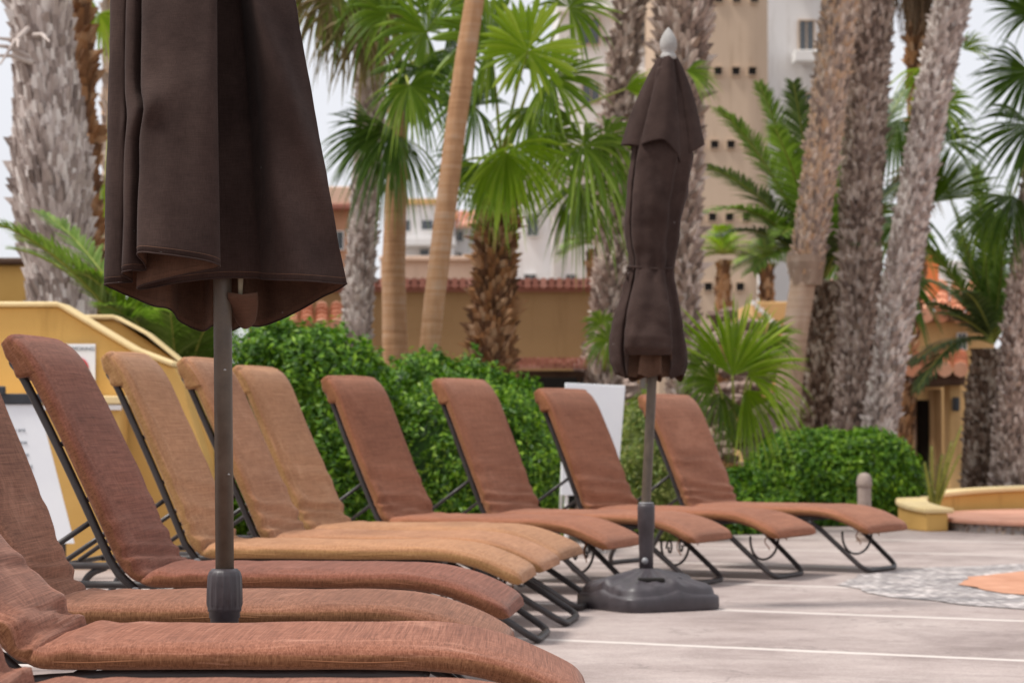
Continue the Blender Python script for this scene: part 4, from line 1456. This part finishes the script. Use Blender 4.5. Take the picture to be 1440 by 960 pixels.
# ------------------------------------------------------------------ hedges
def hedge(name, px0, px1, ptop, pbot, d, depth, mat, label, cat='hedge', n=6000, leaf=.034, seed=0, flat=.5, rough=1.0, group='clipped green hedges'):
    S = F / d
    cxp = (px0 + px1) / 2
    top = P(cxp, ptop, d).z
    w_ = (px1 - px0) / S
    root = empty(name, (P(cxp, 600, d).x, d, 0), 0, label, cat, group)
    rnd = np.random.RandomState(seed)
    hw, hd = w_ / 2, depth / 2
    p = 2 + 4 * flat
    mb = MB()
    core = []
    V, Fc = [], []
    th = rnd.uniform(0, 2 * math.pi, n)
    u = rnd.uniform(0, 1, n)
    for i in range(n):
        a = th[i]
        e = math.asin(u[i] ** .85) if rnd.rand() < .8 else rnd.uniform(0, .5)
        ce, se = math.cos(e), math.sin(e)
        ca, sa = math.cos(a), math.sin(a)
        g = (abs(ca * ce) ** p + abs(sa * ce) ** p + abs(se) ** p) ** (-1 / p)
        x, y, z = hw * ca * ce * g, hd * sa * ce * g, top * se * g
        q = Vector((x * 3.3, y * 3.3, z * 3.3 + seed))
        lum = 1 + rough * (.12 * mnoise.noise(q) + .10 * mnoise.noise(q * 2.9) + .05 * mnoise.noise(q * 7))
        if mnoise.noise(q * 4.3 + Vector((7, 3, 1))) > .33 and rnd.rand() < .75:
            lum -= .10
        dep = 1 - abs(rnd.normal(0, .085)) + (.035 if rnd.rand() < .06 else 0)
        k = lum * dep
        c = Vector((x * k, y * k, max(.02, z * k)))
        nrm = Vector((x / hw ** 1.3, y / hd ** 1.3, z / top ** 1.3 + .25)).normalized() if True else None
        nv = (nrm + Vector(rnd.normal(0, .55, 3))).normalized()
        t1 = nv.orthogonal().normalized()
        t1 = (Matrix.Rotation(rnd.uniform(0, 6.28), 3, nv) @ t1)
        t2 = nv.cross(t1)
        l = leaf * rnd.uniform(.6, 1.25)
        ww = l * .55
        b = len(V)
        V += [c - t1 * l, c - t2 * ww * .8 - t1 * .1 * l + nv * .15 * l, c + t1 * l, c + t2 * ww * .8 - t1 * .1 * l + nv * .15 * l]
        Fc += [(b, b + 1, b + 2), (b, b + 2, b + 3)]
    mb.add(V, Fc)
    # dense inner leaves, smaller solid mass
    n1, n2 = 40, 16
    vs, fs = [], []
    for i in range(n2 + 1):
        e = math.pi / 2 * i / n2
        for j in range(n1):
            a = 2 * math.pi * j / n1
            ca, sa, ce, se = math.cos(a), math.sin(a), max(.001, math.cos(e)), math.sin(e)
            g = (abs(ca * ce) ** p + abs(sa * ce) ** p + abs(se) ** p) ** (-1 / p)
            x, y, z = hw * ca * ce * g, hd * sa * ce * g, top * se * g
            q = Vector((x * 3.3, y * 3.3, z * 3.3 + seed))
            k = .80 * (1 + rough * (.11 * mnoise.noise(q) + .075 * mnoise.noise(q * 3.1)))
            vs.append((x * k, y * k, z * k))
    for i in range(n2):
        for j in range(n1):
            j2 = (j + 1) % n1
            fs.append((i * n1 + j, i * n1 + j2, (i + 1) * n1 + j2, (i + 1) * n1 + j))
    mb.add(vs, fs)
    mb.build('foliage', mat, root)
    for k in range(4):
        tb = MB()
        x, y = rnd.uniform(-.8, .8) * hw, rnd.uniform(-.8, .8) * hd
        tb.tube([(x, y, -.02), (x * 1.03, y, top * .3), (x * .9, y * .9, top * .75)], [.018, .014, .006], 6)
        tb.build('stem', M['twig'], root)
    return root


hedge('hedge', 290, 560, 462, 740, 14.7, 1.2, M['hedge'], 'tall dark green leafy hedge behind the tan loungers', n=30000, seed=1, flat=.4, leaf=.027)
hedge('hedge', 480, 778, 512, 730, 16.4, 1.2, M['hedge'], 'deep green hedge mound behind the lighter round one, under the brown palm trunk', n=26000, seed=2, flat=.45, leaf=.028)
hedge('hedge', 505, 792, 548, 730, 14.9, 1.0, M['hedge_light'], 'light green rounded hedge behind the first two rust loungers', n=28000, seed=3, flat=.45, leaf=.022)
hedge('hedge', 868, 968, 566, 720, 16.6, .9, M['hedge_y'], 'small yellow-green clipped hedge behind the small umbrella pole', n=9000, seed=4, flat=.8, leaf=.022)
hedge('hedge', 1046, 1300, 604, 742, 19.3, 1.1, M['hedge'], 'round-topped bright green clipped hedge beside the concrete bollard', n=26000, seed=5, flat=.3, leaf=.026, rough=.6)
hedge('shrub', 920, 1090, 655, 722, 17.6, .8, M['hedge'], 'low dark green shrub under the low fan palm', 'shrub', n=6000, seed=6, flat=.2, leaf=.03)
hedge('shrub', 845, 890, 625, 722, 16.9, .5, M['hedge'], 'small dark green shrub behind the white board', 'shrub', n=2500, seed=7, flat=.2, leaf=.03)

# rocks behind the hedges
def rock_pile(px0, px1, ptop, pbot, d, label, seed, big=.16):
    rnd = random.Random(seed)
    c = P((px0 + px1) / 2, 600, d)
    root = empty('rock_pile', (c.x, d, 0), 0, label, 'rocks', 'rock piles in the garden')
    S = F / d
    hw = (px1 - px0) / 2 / S
    zt = P(0, ptop, d).z
    k = 0
    tot = min(320, int(2 * hw * zt / (big * big * .55)) + 8)
    mb = MB()
    for k in range(tot):
        x = rnd.uniform(-hw, hw)
        z = rnd.uniform(0, 1) ** .8 * (zt * (1 - .2 * abs(x / hw) ** 2) - big * .5)
        y = (z / zt) * .5 + rnd.uniform(-.1, .1)
        r = big * rnd.uniform(.55, 1.2)
        n1, n2 = 12, 8
        vs, fs = [], []
        for i in range(n2 + 1):
            e = -math.pi / 2 + math.pi * i / n2
            for j in range(n1):
                a = 2 * math.pi * j / n1
                dv = Vector((math.cos(a) * max(.02, math.cos(e)), math.sin(a) * max(.02, math.cos(e)), math.sin(e)))
                rr = r * (1 + .45 * mnoise.noise(dv * 1.6 + Vector((k * 3.3, seed, 0))))
                vs.append((x + dv.x * rr * 1.15, y + dv.y * rr, z + dv.z * rr * .8))
        for i in range(n2):
            for j in range(n1):
                fs.append((i * n1 + j, i * n1 + (j + 1) % n1, (i + 1) * n1 + (j + 1) % n1, (i + 1) * n1 + j))
        mb.add(vs, fs)
    mb.build('stones', M['stone'], root)
    tag(root.children[0], kind='stuff')
    return root


rock_pile(808, 885, 475, 560, 23, 'pile of pale rough stones behind the white board', 1, .13)
rock_pile(950, 1110, 430, 520, 24, 'high reddish rock bank below the beige tower', 2, .07)
rock_pile(1060, 1115, 560, 690, 20, 'dark stones at the foot of the smooth palm trunk', 3, .12)
rock_pile(1262, 1345, 700, 740, 19.9, 'low grey stones between the round hedge and the round planter', 4, .07)

# thin spiky shrub by the planter
agr = empty('agave_plant', tuple(Vector((P(1315, 600, 18.8).x, 18.9, 0))), 0, 'sparse grey-green spiky plant between the hedge and the round planter', 'plant')
for k, (tx, ty) in enumerate([(1338, 622), (1352, 600), (1325, 640), (1300, 650), (1350, 640), (1310, 628)]):
    feather_frond(agr, (0, 0, .05), rel(agr, tx, ty, 18.7), .1, M['feather_dark'], .07, 22, .2, 500 + k)


# ------------------------------------------------------------------ structures in the garden
def wall_prism(name, poly_px, d, thick, mat, label, cat='wall', cap=None, group=None):
    """outline given in photo pixels at distance d, real thickness behind it"""
    pts = [P(a, b, d) for a, b in poly_px]
    x0 = sum(p.x for p in pts) / len(pts)
    root = empty(name, (x0, d, 0), 0, label, cat, group)
    mb = MB()
    mb.prism([(p.x - x0, max(p.z, -.02)) for p in pts], 0, thick)
    mb.build('wall_body', mat, root, bevel=.008)
    if cap:
        cp = MB()
        q = [P(a, b, d) for a, b in cap[0]]
        pr = []
        h = cap[2]
        lo = [(p.x - x0, p.z + .002) for p in q]
        hi = [(p.x - x0, p.z + h) for p in q]
        cp.prism(lo + hi[::-1], -cap[3], thick + cap[3])
        cp.build('coping', cap[1], root, bevel=.012)
    return root


yw = wall_prism('stepped_wall', [(-330, 432), (82, 432), (187, 495), (245, 517), (258, 540), (266, 575), (290, 650), (297, 690), (300, 799), (-330, 799)], 13.3, .28, M['yellow'],
                'yellow stucco wall with a sloping top behind the loungers, carrying the no smoking sign', 'wall',
                ([(-330, 432), (82, 432), (187, 495), (245, 517)], M['yellow_cap'], .03, .03))
wall_prism('stepped_wall', [(40, 450), (160, 450), (205, 474), (262, 520), (300, 620), (310, 799), (40, 799)], 14.1, .22, M['yellow'],
           'second yellow stucco wall with sloping top, showing behind the first', 'wall',
           ([(40, 450), (160, 450), (205, 474), (262, 520)], M['yellow_cap'], .03, .03))
# counter ledge in front of the wall
cl = P(20, 600, 13.0)
led = empty('counter', (cl.x, 13.0, 0), 0, 'yellow stucco counter with a pale ledge in front of the yellow wall', 'counter')
zl = P(0, 556, 13.0).z
mb = MB()
xr_ = P(172, 0, 13).x - cl.x
mb.box((xr_ / 2 - .75, .14, (zl - .05) / 2), (xr_ + 1.5, .26, zl - .05 - .004))
mb.build('counter_body', M['yellow'], led, bevel=.01)
mb = MB()
mb.box((xr_ / 2 - .73, .13, zl - .024), (xr_ + 1.54, .32, .044))
mb.build('ledge', M['yellow_cap'], led, bevel=.008)
mb = MB()
mb.box((xr_ - .2, -.005, zl - .064), (.42, .03, .028))
mb.build('white_strip', M['trim'], led, bevel=.003)


def text_obj(name, body, size, mat, parent, loc, align='CENTER', extrude=.0008, rot=(R(90), 0, 0)):
    cu = bpy.data.curves.new(name, 'FONT')
    cu.body = body
    cu.size = size
    cu.align_x = align
    cu.align_y = 'CENTER'
    cu.extrude = extrude
    cu.resolution_u = 3
    tmp = bpy.data.objects.new(name, cu)
    C.objects.link(tmp)
    bpy.context.view_layer.update()
    me = bpy.data.meshes.new_from_object(tmp.evaluated_get(bpy.context.evaluated_depsgraph_get()))
    bpy.data.objects.remove(tmp)
    me.materials.clear()
    me.materials.append(mat)
    o = bpy.data.objects.new(name, me)
    C.objects.link(o)
    o.parent = parent
    o.location = loc
    o.rotation_euler = rot
    return o


# no-smoking sign
sp = P(108, 519, 13.28)
sign = empty('smoking_sign', tuple(sp), 0, 'white no smoking sign with red circle on the yellow wall', 'sign')
sh = (555 - 484) / (F / 13.28)
sw = .205
mb = MB()
mb.box((0, 0, 0), (sw, .006, sh))
mb.build('sign_plate', M['board'], sign, bevel=.002)
text_obj('lettering', 'NO SMOKING', .031, M['ink'], sign, (0, -.0045, sh / 2 - .028))
text_obj('lettering', 'NO FUMAR', .034, M['ink'], sign, (0, -.0045, -sh / 2 + .028))
mb = MB()
mb.tube([(.062 * math.cos(a), -.0045, .062 * math.sin(a)) for a in np.linspace(0, 2 * math.pi, 48)], .0065, 6)
mb.tube([(-.045, -.0045, .045), (.045, -.0045, -.045)], .006, 6)
mb.build('red_circle', M['inkred'], sign)
mb = MB()
mb.box((0, -.0045, 0), (.075, .002, .012))
mb.build('cigarette_mark', M['ink'], sign)

# leaning white notice board with clip
bp_ = P(33, 640, 12.1)
nb = empty('notice_board', (bp_.x, 12.1, .004), R(4), 'white printed notice board with a black clip, standing behind the front loungers', 'notice board')
zt, zb = P(0, 566, 12.1).z, P(0, 765, 12.1).z
hwid = .155
tl = R(-9)
Mt = Matrix.Rotation(R(0), 3, 'X')
mb = MB()
shear = lambda z: .0 + (z - zb) * 0
vs = []
for y in (0, .012):
    vs += [(-hwid + .12, y, zb), (hwid + .10, y, zb), (hwid - .09, y + .05, zt), (-hwid - .07, y + .05, zt)]
mb.add(vs, [(0, 1, 2, 3), (7, 6, 5, 4), (0, 4, 5, 1), (1, 5, 6, 2), (2, 6, 7, 3), (3, 7, 4, 0)])
pl = mb.build('board_panel', M['board'], nb)
mb = MB()
mb.box((-.08, .05, zt + .015), (.33, .03, .055))
mb.build('clip_bar', M['black'], nb, bevel=.006)
mb = MB()
mb.box((-.13, .04, zt + .055), (.07, .03, .05))
mb.build('clip', M['black'], nb, bevel=.01)
mb = MB()
mb.tube([(-.03, .02, zb), (-.03, .02, .01)], .012, 8)
mb.tube([(.2, .02, zb), (.2, .02, .01)], .012, 8)
mb.tube([(.05, .06, zt), (.05, .45, .01)], .012, 8)
mb.build('board_legs', M['frame'], nb)
th_ = math.atan2(zt - zb, .05)
wds = [('you are', .02), ('Please', .02), ('must', .02), ('small', .02), ('use', .02)]
for k, (t_, s_) in enumerate(wds):
    z = zt - .14 - k * .062
    f_ = (z - zb) / (zt - zb)
    text_obj('lettering', t_, s_ * 1.4, M['ink'], nb, (-.03 + .155 * (1 - f_) - .05 * f_, .05 * f_ - .003, z), rot=(th_, 0, 0))

# blank white board at the back
wb = P(838, 600, 14.3)
wbd = empty('display_board', (wb.x, 14.3, .004), R(6), 'blank white upright board behind the rust loungers', 'board')
x = lambda px, py: P(px, py, 14.3).x - wb.x
z = lambda py: P(0, py, 14.3).z
mb = MB()
vs = []
for y in (0, .03):
    vs += [(x(788, 693), y, z(697)), (x(868, 680), y, z(697)), (x(880, 542), y, z(543)), (x(795, 538), y, z(539))]
mb.add(vs, [(0, 1, 2, 3), (7, 6, 5, 4), (0, 4, 5, 1), (1, 5, 6, 2), (2, 6, 7, 3), (3, 7, 4, 0)])
mb.build('board_panel', M['board'], wbd, bevel=.004)
mb = MB()
for px in (796, 862):
    mb.tube([(x(px, 0), .02, z(690)), (x(px, 0), .02, 0)], .012, 8)
    mb.tube([(x(px, 0), .04, z(560)), (x(px, 0), .40, 0)], .010, 8)
mb.build('board_legs', M['trim'], wbd)

# bollard
bb = P(1215, 600, 16.2)
bo = empty('bollard', (bb.x, 16.2, .004), 0, 'short round-topped concrete bollard in front of the clipped hedge', 'bollard')
hb = P(0, 665, 16.2).z
mb = MB()
mb.lathe([(.056, 0), (.056, .03), (.046, .04), (.046, hb - .10)], (0, 0, 0), 28)
mb.build('post', M['bollard'], bo, smooth=False)
mb = MB()
mb.lathe([(.046, hb - .098), (.052, hb - .09), (.052, hb - .06), (.047, hb - .03), (.034, hb - .01), (.012, hb - .001)], (0, 0, 0), 28)
mb.build('dome_cap', M['bollard'], bo, smooth=True)

# round planter seat
RC = Vector((4.93, 18.35, .004))
rp = empty('round_planter', tuple(RC), 0, 'low round yellow-rimmed planter with a terracotta step at the right edge', 'planter')


def arc_wall(name, r0, r1, z0, z1, a0, a1, mat, n=120, bevel=.01):
    mb = MB()
    vs, fs = [], []
    for i in range(n + 1):
        a = a0 + (a1 - a0) * i / n
        fall = .12 * max(0, (a - R(90)) / R(107)) ** 1.5 if z1 > .2 else 0
        for r_, z_ in ((r0, z0 - (fall if z0 > .1 else 0)), (r1, z0 - (fall if z0 > .1 else 0)), (r1, z1 - fall), (r0, z1 - fall)):
            vs.append((r_ * math.cos(a), r_ * math.sin(a), z_))
    for i in range(n):
        for k in range(4):
            fs.append((i * 4 + k, i * 4 + (k + 1) % 4, (i + 1) * 4 + (k + 1) % 4, (i + 1) * 4 + k))
    fs += [(3, 2, 1, 0), (n * 4, n * 4 + 1, n * 4 + 2, n * 4 + 3)]
    mb.add(vs, fs)
    return mb.build(name, mat, rp, bevel=bevel)


arc_wall('rim_wall', 1.80, 1.98, 0, .252, R(-20), R(197), M['yellow'])
arc_wall('rim_coping', 1.76, 2.0, .254, .29, R(-20.5), R(197.7), M['yellow_cap'])
mb = MB()
mb.lathe([(1.73, 0), (1.73, .06)], (0, -.05, 0), 96)
mb.build('pebble_riser', M['pebble_wall'], rp)
mb = MB()
mb.lathe([(1.74, .062), (1.758, .068), (1.758, .088), (1.745, .096), (.05, .098)], (0, -.05, 0), 96)
mb.build('terracotta_step', M['terracotta'], rp, smooth=False)


# ------------------------------------------------------------------ buildings
def building(name, label, px, d, cat='building', group=None):
    c = P(px, 600, d)
    return empty(name, (c.x, d, 0), 0, label, cat, group)


def bbox(root, name, mat, px0, px1, py0, py1, d, depth, ground=False, bevel=.02, parent=None):
    a, b = P(px0, py0, d), P(px1, py1, d)
    z0 = 0 if ground else b.z
    z1 = a.z
    mb = MB()
    mb.box(((a.x + b.x) / 2 - root.location.x, d + depth / 2 - root.location.y, (z0 + z1) / 2), (b.x - a.x, depth, z1 - z0))
    return mb.build(name, mat, parent or root, bevel=bevel)


def window(root, px0, px1, py0, py1, d, glass='glass', frame='trim', bars=1, fw=1.2):
    """frame with sill, glass set back behind it"""
    a, b = P(px0, py0, d), P(px1, py1, d)
    ox, oy = root.location.x, root.location.y
    cx_, cz = (a.x + b.x) / 2 - ox, (a.z + b.z) / 2
    w_, h_ = b.x - a.x, a.z - b.z
    t = fw * d / F
    mb = MB()
    y = d - oy
    for sx in (-1, 1):
        mb.box((cx_ + sx * (w_ / 2 - t / 2), y - .02, cz), (t, .08, h_))
    for sz in (-1, 1):
        mb.box((cx_, y - .02, cz + sz * (h_ / 2 - t / 2)), (w_ - 2 * t, .078, t))
    for k in range(bars):
        mb.box((cx_ - w_ / 2 + w_ * (k + 1) / (bars + 1), y - .015, cz), (t * .6, .06, h_ - 2 * t))
    f = mb.build('window', M[frame], root)
    mb = MB()
    mb.box((cx_, y - .004, cz), (w_ - t, .02, h_ - t))
    mb.build('pane', M[glass], f)
    return f


def tile_roof(root, name, px0, px1, py_top, py_bot, d0, d1, mat='tile', parent=None, cols=None):
    """sloping barrel-tile roof, eave nearer (d0) and ridge farther (d1)"""
    a0, a1 = P(px0, py_bot, d0), P(px1, py_bot, d0)
    b0, b1 = P(px0, py_top, d1), P(px1, py_top, d1)
    o = Vector(root.location)
    w_ = a1.x - a0.x
    n = cols or max(4, int(w_ / .2))
    mb = MB()
    for k in range(n):
        t = (k + .5) / n
        e = a0 + (a1 - a0) * t - o
        r_ = b0 + (b1 - b0) * t - o
        rr = w_ / n * .5
        m_ = 5
        for j in range(m_):
            s0, s1 = j / m_, (j + 1.08) / m_
            p0 = e + (r_ - e) * s0 + Vector((0, 0, .02))
            p1 = e + (r_ - e) * s1
            mb.tube([p0, p1], [rr, rr * .86], 8, True)
    return mb.build(name, M[mat], parent or root)


# long ochre garden wall with red tile coping
ow = building('garden_wall', 'long ochre garden wall with red tile coping behind the palms', 650, 30, 'wall')
bbox(ow, 'wall_body', M['ochre'], 380, 900, 402, 600, 30, .35, ground=True)
co = MB()
a, b = P(380, 398, 30), P(900, 398, 30)
n = 46
for k in range(n):
    xx = a.x + (b.x - a.x) * (k + .5) / n - ow.location.x
    co.tube([(xx - .052, -.14, a.z - .005), (xx - .052, .50, a.z - .005)], .066, 8)
co.build('coping', M['tilered'], ow)
fa = MB()
fa.box((0 + (a.x + b.x) / 2 - ow.location.x, -.03, a.z - .085), (b.x - a.x, .05, .05))
fa.build('fascia', M['tilered'], ow)

# left yellow building bit
yl = building('garden_wall', 'short yellow wall at the left edge behind the broad palm', 0, 19.5, 'wall')
bbox(yl, 'wall_body', M['yellow'], -120, 34, 372, 600, 19.5, .3, ground=True)
bbox(yl, 'coping', M['brownwood'], -122, 36, 362, 371, 19.4, .5)

# orange tiled roof at left above the hedge
lr = building('tiled_shed', 'small shed with orange tile roof above the tall hedge', 455, 22, 'shed')
bbox(lr, 'wall_body', M['salmon'], 405, 478, 462, 600, 22.1, 1.2, ground=True)
tile_roof(lr, 'roof', 400, 484, 432, 462, 21.7, 23.0)

# salmon building left of the grey trunk
sb_ = building('salmon_house', 'salmon stucco house with a flat tiled parapet just right of the big umbrella', 440, 36)
bbox(sb_, 'wall_body', M['salmon'], 350, 495, 292, 600, 36, 5, ground=True)
bbox(sb_, 'parapet', M['peach'], 348, 499, 262, 290, 35.8, 5.2)
bbox(sb_, 'tile_band', M['tilered'], 347, 500, 286, 294, 35.7, 5.4)
window(sb_, 462, 484, 325, 352, 36)

# far white houses between the palms
wh = building('white_house', 'distant white house with a yellow roofline between the smooth trunks', 590, 75)
bbox(wh, 'wall_body', M['white'], 545, 634, 287, 600, 75, 8, ground=True)
bbox(wh, 'parapet', M['ochre2'], 543, 636, 279, 287, 74.8, 8.4)
for (x0, x1, y0, y1) in ((592, 610, 309, 324), (566, 578, 309, 326), (590, 604, 350, 360)):
    window(wh, x0, x1, y0, y1, 74.95, fw=.8, bars=0)
bbox(wh, 'balcony', M['white'], 560, 640, 334, 345, 74, 1.0)
wh2 = building('white_house', 'distant white house with sloping red roof left of the brown palm trunk', 665, 80)
bbox(wh2, 'wall_body', M['white'], 630, 722, 318, 600, 80, 8, ground=True)
tile_roof(wh2, 'roof', 628, 724, 298, 319, 79.5, 84, 'tile', cols=16)
for (x0, x1, y0, y1) in ((642, 652, 325, 340), (668, 678, 330, 350), (642, 650, 355, 368)):
    window(wh2, x0, x1, y0, y1, 79.95, fw=.8, bars=0)
bbox(wh2, 'balcony', M['trim'], 650, 690, 356, 366, 78.6, 1.3)
bbox(wh2, 'balcony', M['cream'], 640, 668, 370, 378, 78.2, 1.6)
pr_ = building('peach_house', 'low peach flat-roofed house just above the garden wall', 620, 55)
bbox(pr_, 'wall_body', M['peach'], 535, 672, 366, 600, 55, 6, ground=True)
bbox(pr_, 'parapet', M['peach'], 533, 676, 360, 366, 54.8, 6.4)

# white hotel block
hb_ = building('white_hotel', 'large white hotel block with stepped roof behind the small umbrella', 830, 60)
bbox(hb_, 'wall_body', M['white'], 722, 880, 240, 600, 60, 10, ground=True)
bbox(hb_, 'upper_block', M['white'], 785, 990, -170, 600, 61.5, 10, ground=True)
bbox(hb_, 'cornice', M['trim'], 720, 882, 233, 241, 59.7, 10.4)
bbox(hb_, 'string_course', M['trim'], 783, 990, 8, 16, 61.2, 1)
bbox(hb_, 'string_course', M['trim'], 783, 990, 96, 103, 61.2, 1)
bbox(hb_, 'string_course', M['trim'], 783, 990, 186, 192, 61.2, 1)
bbox(hb_, 'downpipe', M['trim'], 776, 779, 242, 600, 59.8, .15, ground=True)
for (x0, x1, y0, y1, d_) in ((740, 758, 300, 333, 59.95), (736, 755, 385, 398, 59.95), (795, 812, 300, 333, 59.95), (795, 810, 385, 398, 59.95), (850, 866, 385, 398, 59.95)):
    window(hb_, x0, x1, y0, y1, d_, fw=1.0)
for (x0, x1, y0, y1) in ((814, 844, 26, 64), (818, 844, 118, 146), (896, 918, 26, 64), (896, 918, 118, 146), (814, 840, -70, -35), (896, 918, 205, 235)):
    window(hb_, x0, x1, y0, y1, 61.45, 'brown_glass' if False else 'glass', 'cream', fw=1.5)

# beige tower with rows of little square openings
tw = building('beige_tower', 'tall beige tower with rows of small square openings', 1020, 56)
mb = MB()
x0, x1 = P(925, 0, 56).x - tw.location.x, P(1083, 0, 56).x - tw.location.x
ztop = P(0, -260, 56).z
rad = .55
foot = [(x0, 0), (x1 - rad, 0)] + [(x1 - rad + rad * math.sin(t), rad - rad * math.cos(t)) for t in np.linspace(.1, math.pi / 2, 8)] + [(x1, 6), (x0, 6)]
k = len(foot)
mb.add([(a, b, 0) for a, b in foot] + [(a, b, ztop) for a, b in foot], [tuple(range(k - 1, -1, -1)), tuple(range(k, 2 * k))] + [(i, (i + 1) % k, (i + 1) % k + k, i + k) for i in range(k)])
mb.build('wall_body', M['cream'], tw)
for row, (py, xs) in enumerate([(-2, (986, 1011, 1036, 1061)), (100, (985, 1010, 1035, 1058)), (203, (981, 1005, 1028, 1052)), (305, (978, 1002, 1026, 1050)), (403, (970, 996, 1018, 1041))]):
    for px in xs:
        a = P(px, py, 55.95)
        q = 5.6 * 56 / F
        mb = MB()
        for sx, sz, ww, hh in ((-1, 0, .018, 2 * q), (1, 0, .018, 2 * q), (0, -1, 2 * q + .036, .018), (0, 1, 2 * q + .036, .018)):
            mb.box((a.x - tw.location.x + sx * (q + .009), -.03, a.z + sz * (q + .009)), (ww, .08, hh))
        f = mb.build('window', M['cream'], tw)
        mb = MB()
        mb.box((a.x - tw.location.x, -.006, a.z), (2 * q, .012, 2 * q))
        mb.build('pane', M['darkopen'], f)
bbox(tw, 'corner_trim', M['trim'], 1066, 1072, 376, 425, 55.7, .2)

# white block to the right of the tower
wr = building('white_hotel', 'white hotel wing right of the beige tower, with cream balcony frames', 1140, 66)
bbox(wr, 'wall_body', M['white'], 1070, 1215, -240, 600, 66, 12, ground=True)
for k, (x0, x1, y0, y1) in enumerate(((1122, 1146, 28, 82), (1122, 1146, 130, 178), (1122, 1146, -80, -30), (1165, 1190, 28, 82), (1165, 1190, 130, 178))):
    window(wr, x0, x1, y0, y1, 65.95, 'glass', 'cream', fw=2.0)
    bbox(wr, 'balcony', M['trim'], x0 - 4, x1 + 4, y1 - 12, y1 + 4, 65.2, .7)
lw = building('ochre_house', 'small ochre house with white stair rail left of the smooth palm trunk', 1085, 34)
bbox(lw, 'wall_body', M['ochre2'], 1058, 1140, 424, 600, 34, 3, ground=True)
mb = MB()
for k in range(9):
    p = P(1060 + 5 * k, 426 + 5 * k, 33.7)
    mb.box((p.x - lw.location.x, p.y - lw.location.y, p.z), (.06, .12, .06))
mb.build('stair_rail', M['trim'], lw)

# terracotta roofs and lodge on the right
rr_ = building('tiled_house', 'house with pink tile roof and orange chimney block behind the paired trunks', 1260, 32)
bbox(rr_, 'wall_body', M['ochre2'], 1160, 1400, 452, 600, 32, 4, ground=True)
bbox(rr_, 'fascia', M['tilered'], 1158, 1402, 443, 451, 31.8, .3)
tile_roof(rr_, 'roof', 1158, 1402, 402, 445, 31.6, 34)
bbox(rr_, 'chimney', M['orange'], 1283, 1321, 358, 420, 33, 1.2)
bbox(rr_, 'upper_wall', M['white'], 1320, 1400, 366, 425, 35, 2)
for k, px in enumerate((1175, 1345)):
    window(rr_, px, px + 14, 468, 492, 31.95, fw=1.0)
lo = building('tiled_lodge', 'ochre entrance lodge with dark doorway under a small tile roof', 1320, 26)
bbox(lo, 'wall_body', M['ochre2'], 1262, 1325, 535, 600, 26, 2, ground=True)
bbox(lo, 'pillar', M['ochre2'], 1334, 1353, 540, 600, 24.9, .3, ground=True)
bbox(lo, 'pillar', M['ochre'], 1313, 1325, 548, 600, 25.6, .35, ground=True)
tile_roof(lo, 'roof', 1272, 1362, 500, 522, 24.6, 26.2)
bbox(lo, 'eave', M['brownwood'], 1282, 1358, 523, 541, 24.7, 1.2)
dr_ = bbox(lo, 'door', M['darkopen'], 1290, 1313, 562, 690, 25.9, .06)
bbox(lo, 'door_frame', M['brownwood'], 1287, 1290, 558, 690, 25.85, .1, parent=dr_)
bbox(lo, 'wall_lamp', M['black'], 1341, 1350, 558, 578, 24.75, .12)
tile_roof(lo, 'lower_roof', 1165, 1300, 505, 530, 27, 28.6)

# dark hut with pink tile edge
hu = building('tiled_hut', 'low dark open hut with a reddish tile edge above the light hedge', 780, 21.5, 'hut')
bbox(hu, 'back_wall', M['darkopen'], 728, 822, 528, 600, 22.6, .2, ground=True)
for px in (735, 812):
    bbox(hu, 'post', M['brownwood'], px, px + 5, 522, 600, 21.6, .12, ground=True)
bbox(hu, 'beam', M['brownwood'], 722, 824, 521, 530, 21.5, .2)
tile_roof(hu, 'roof', 718, 826, 505, 519, 21.3, 22.4, 'tilered', cols=18)
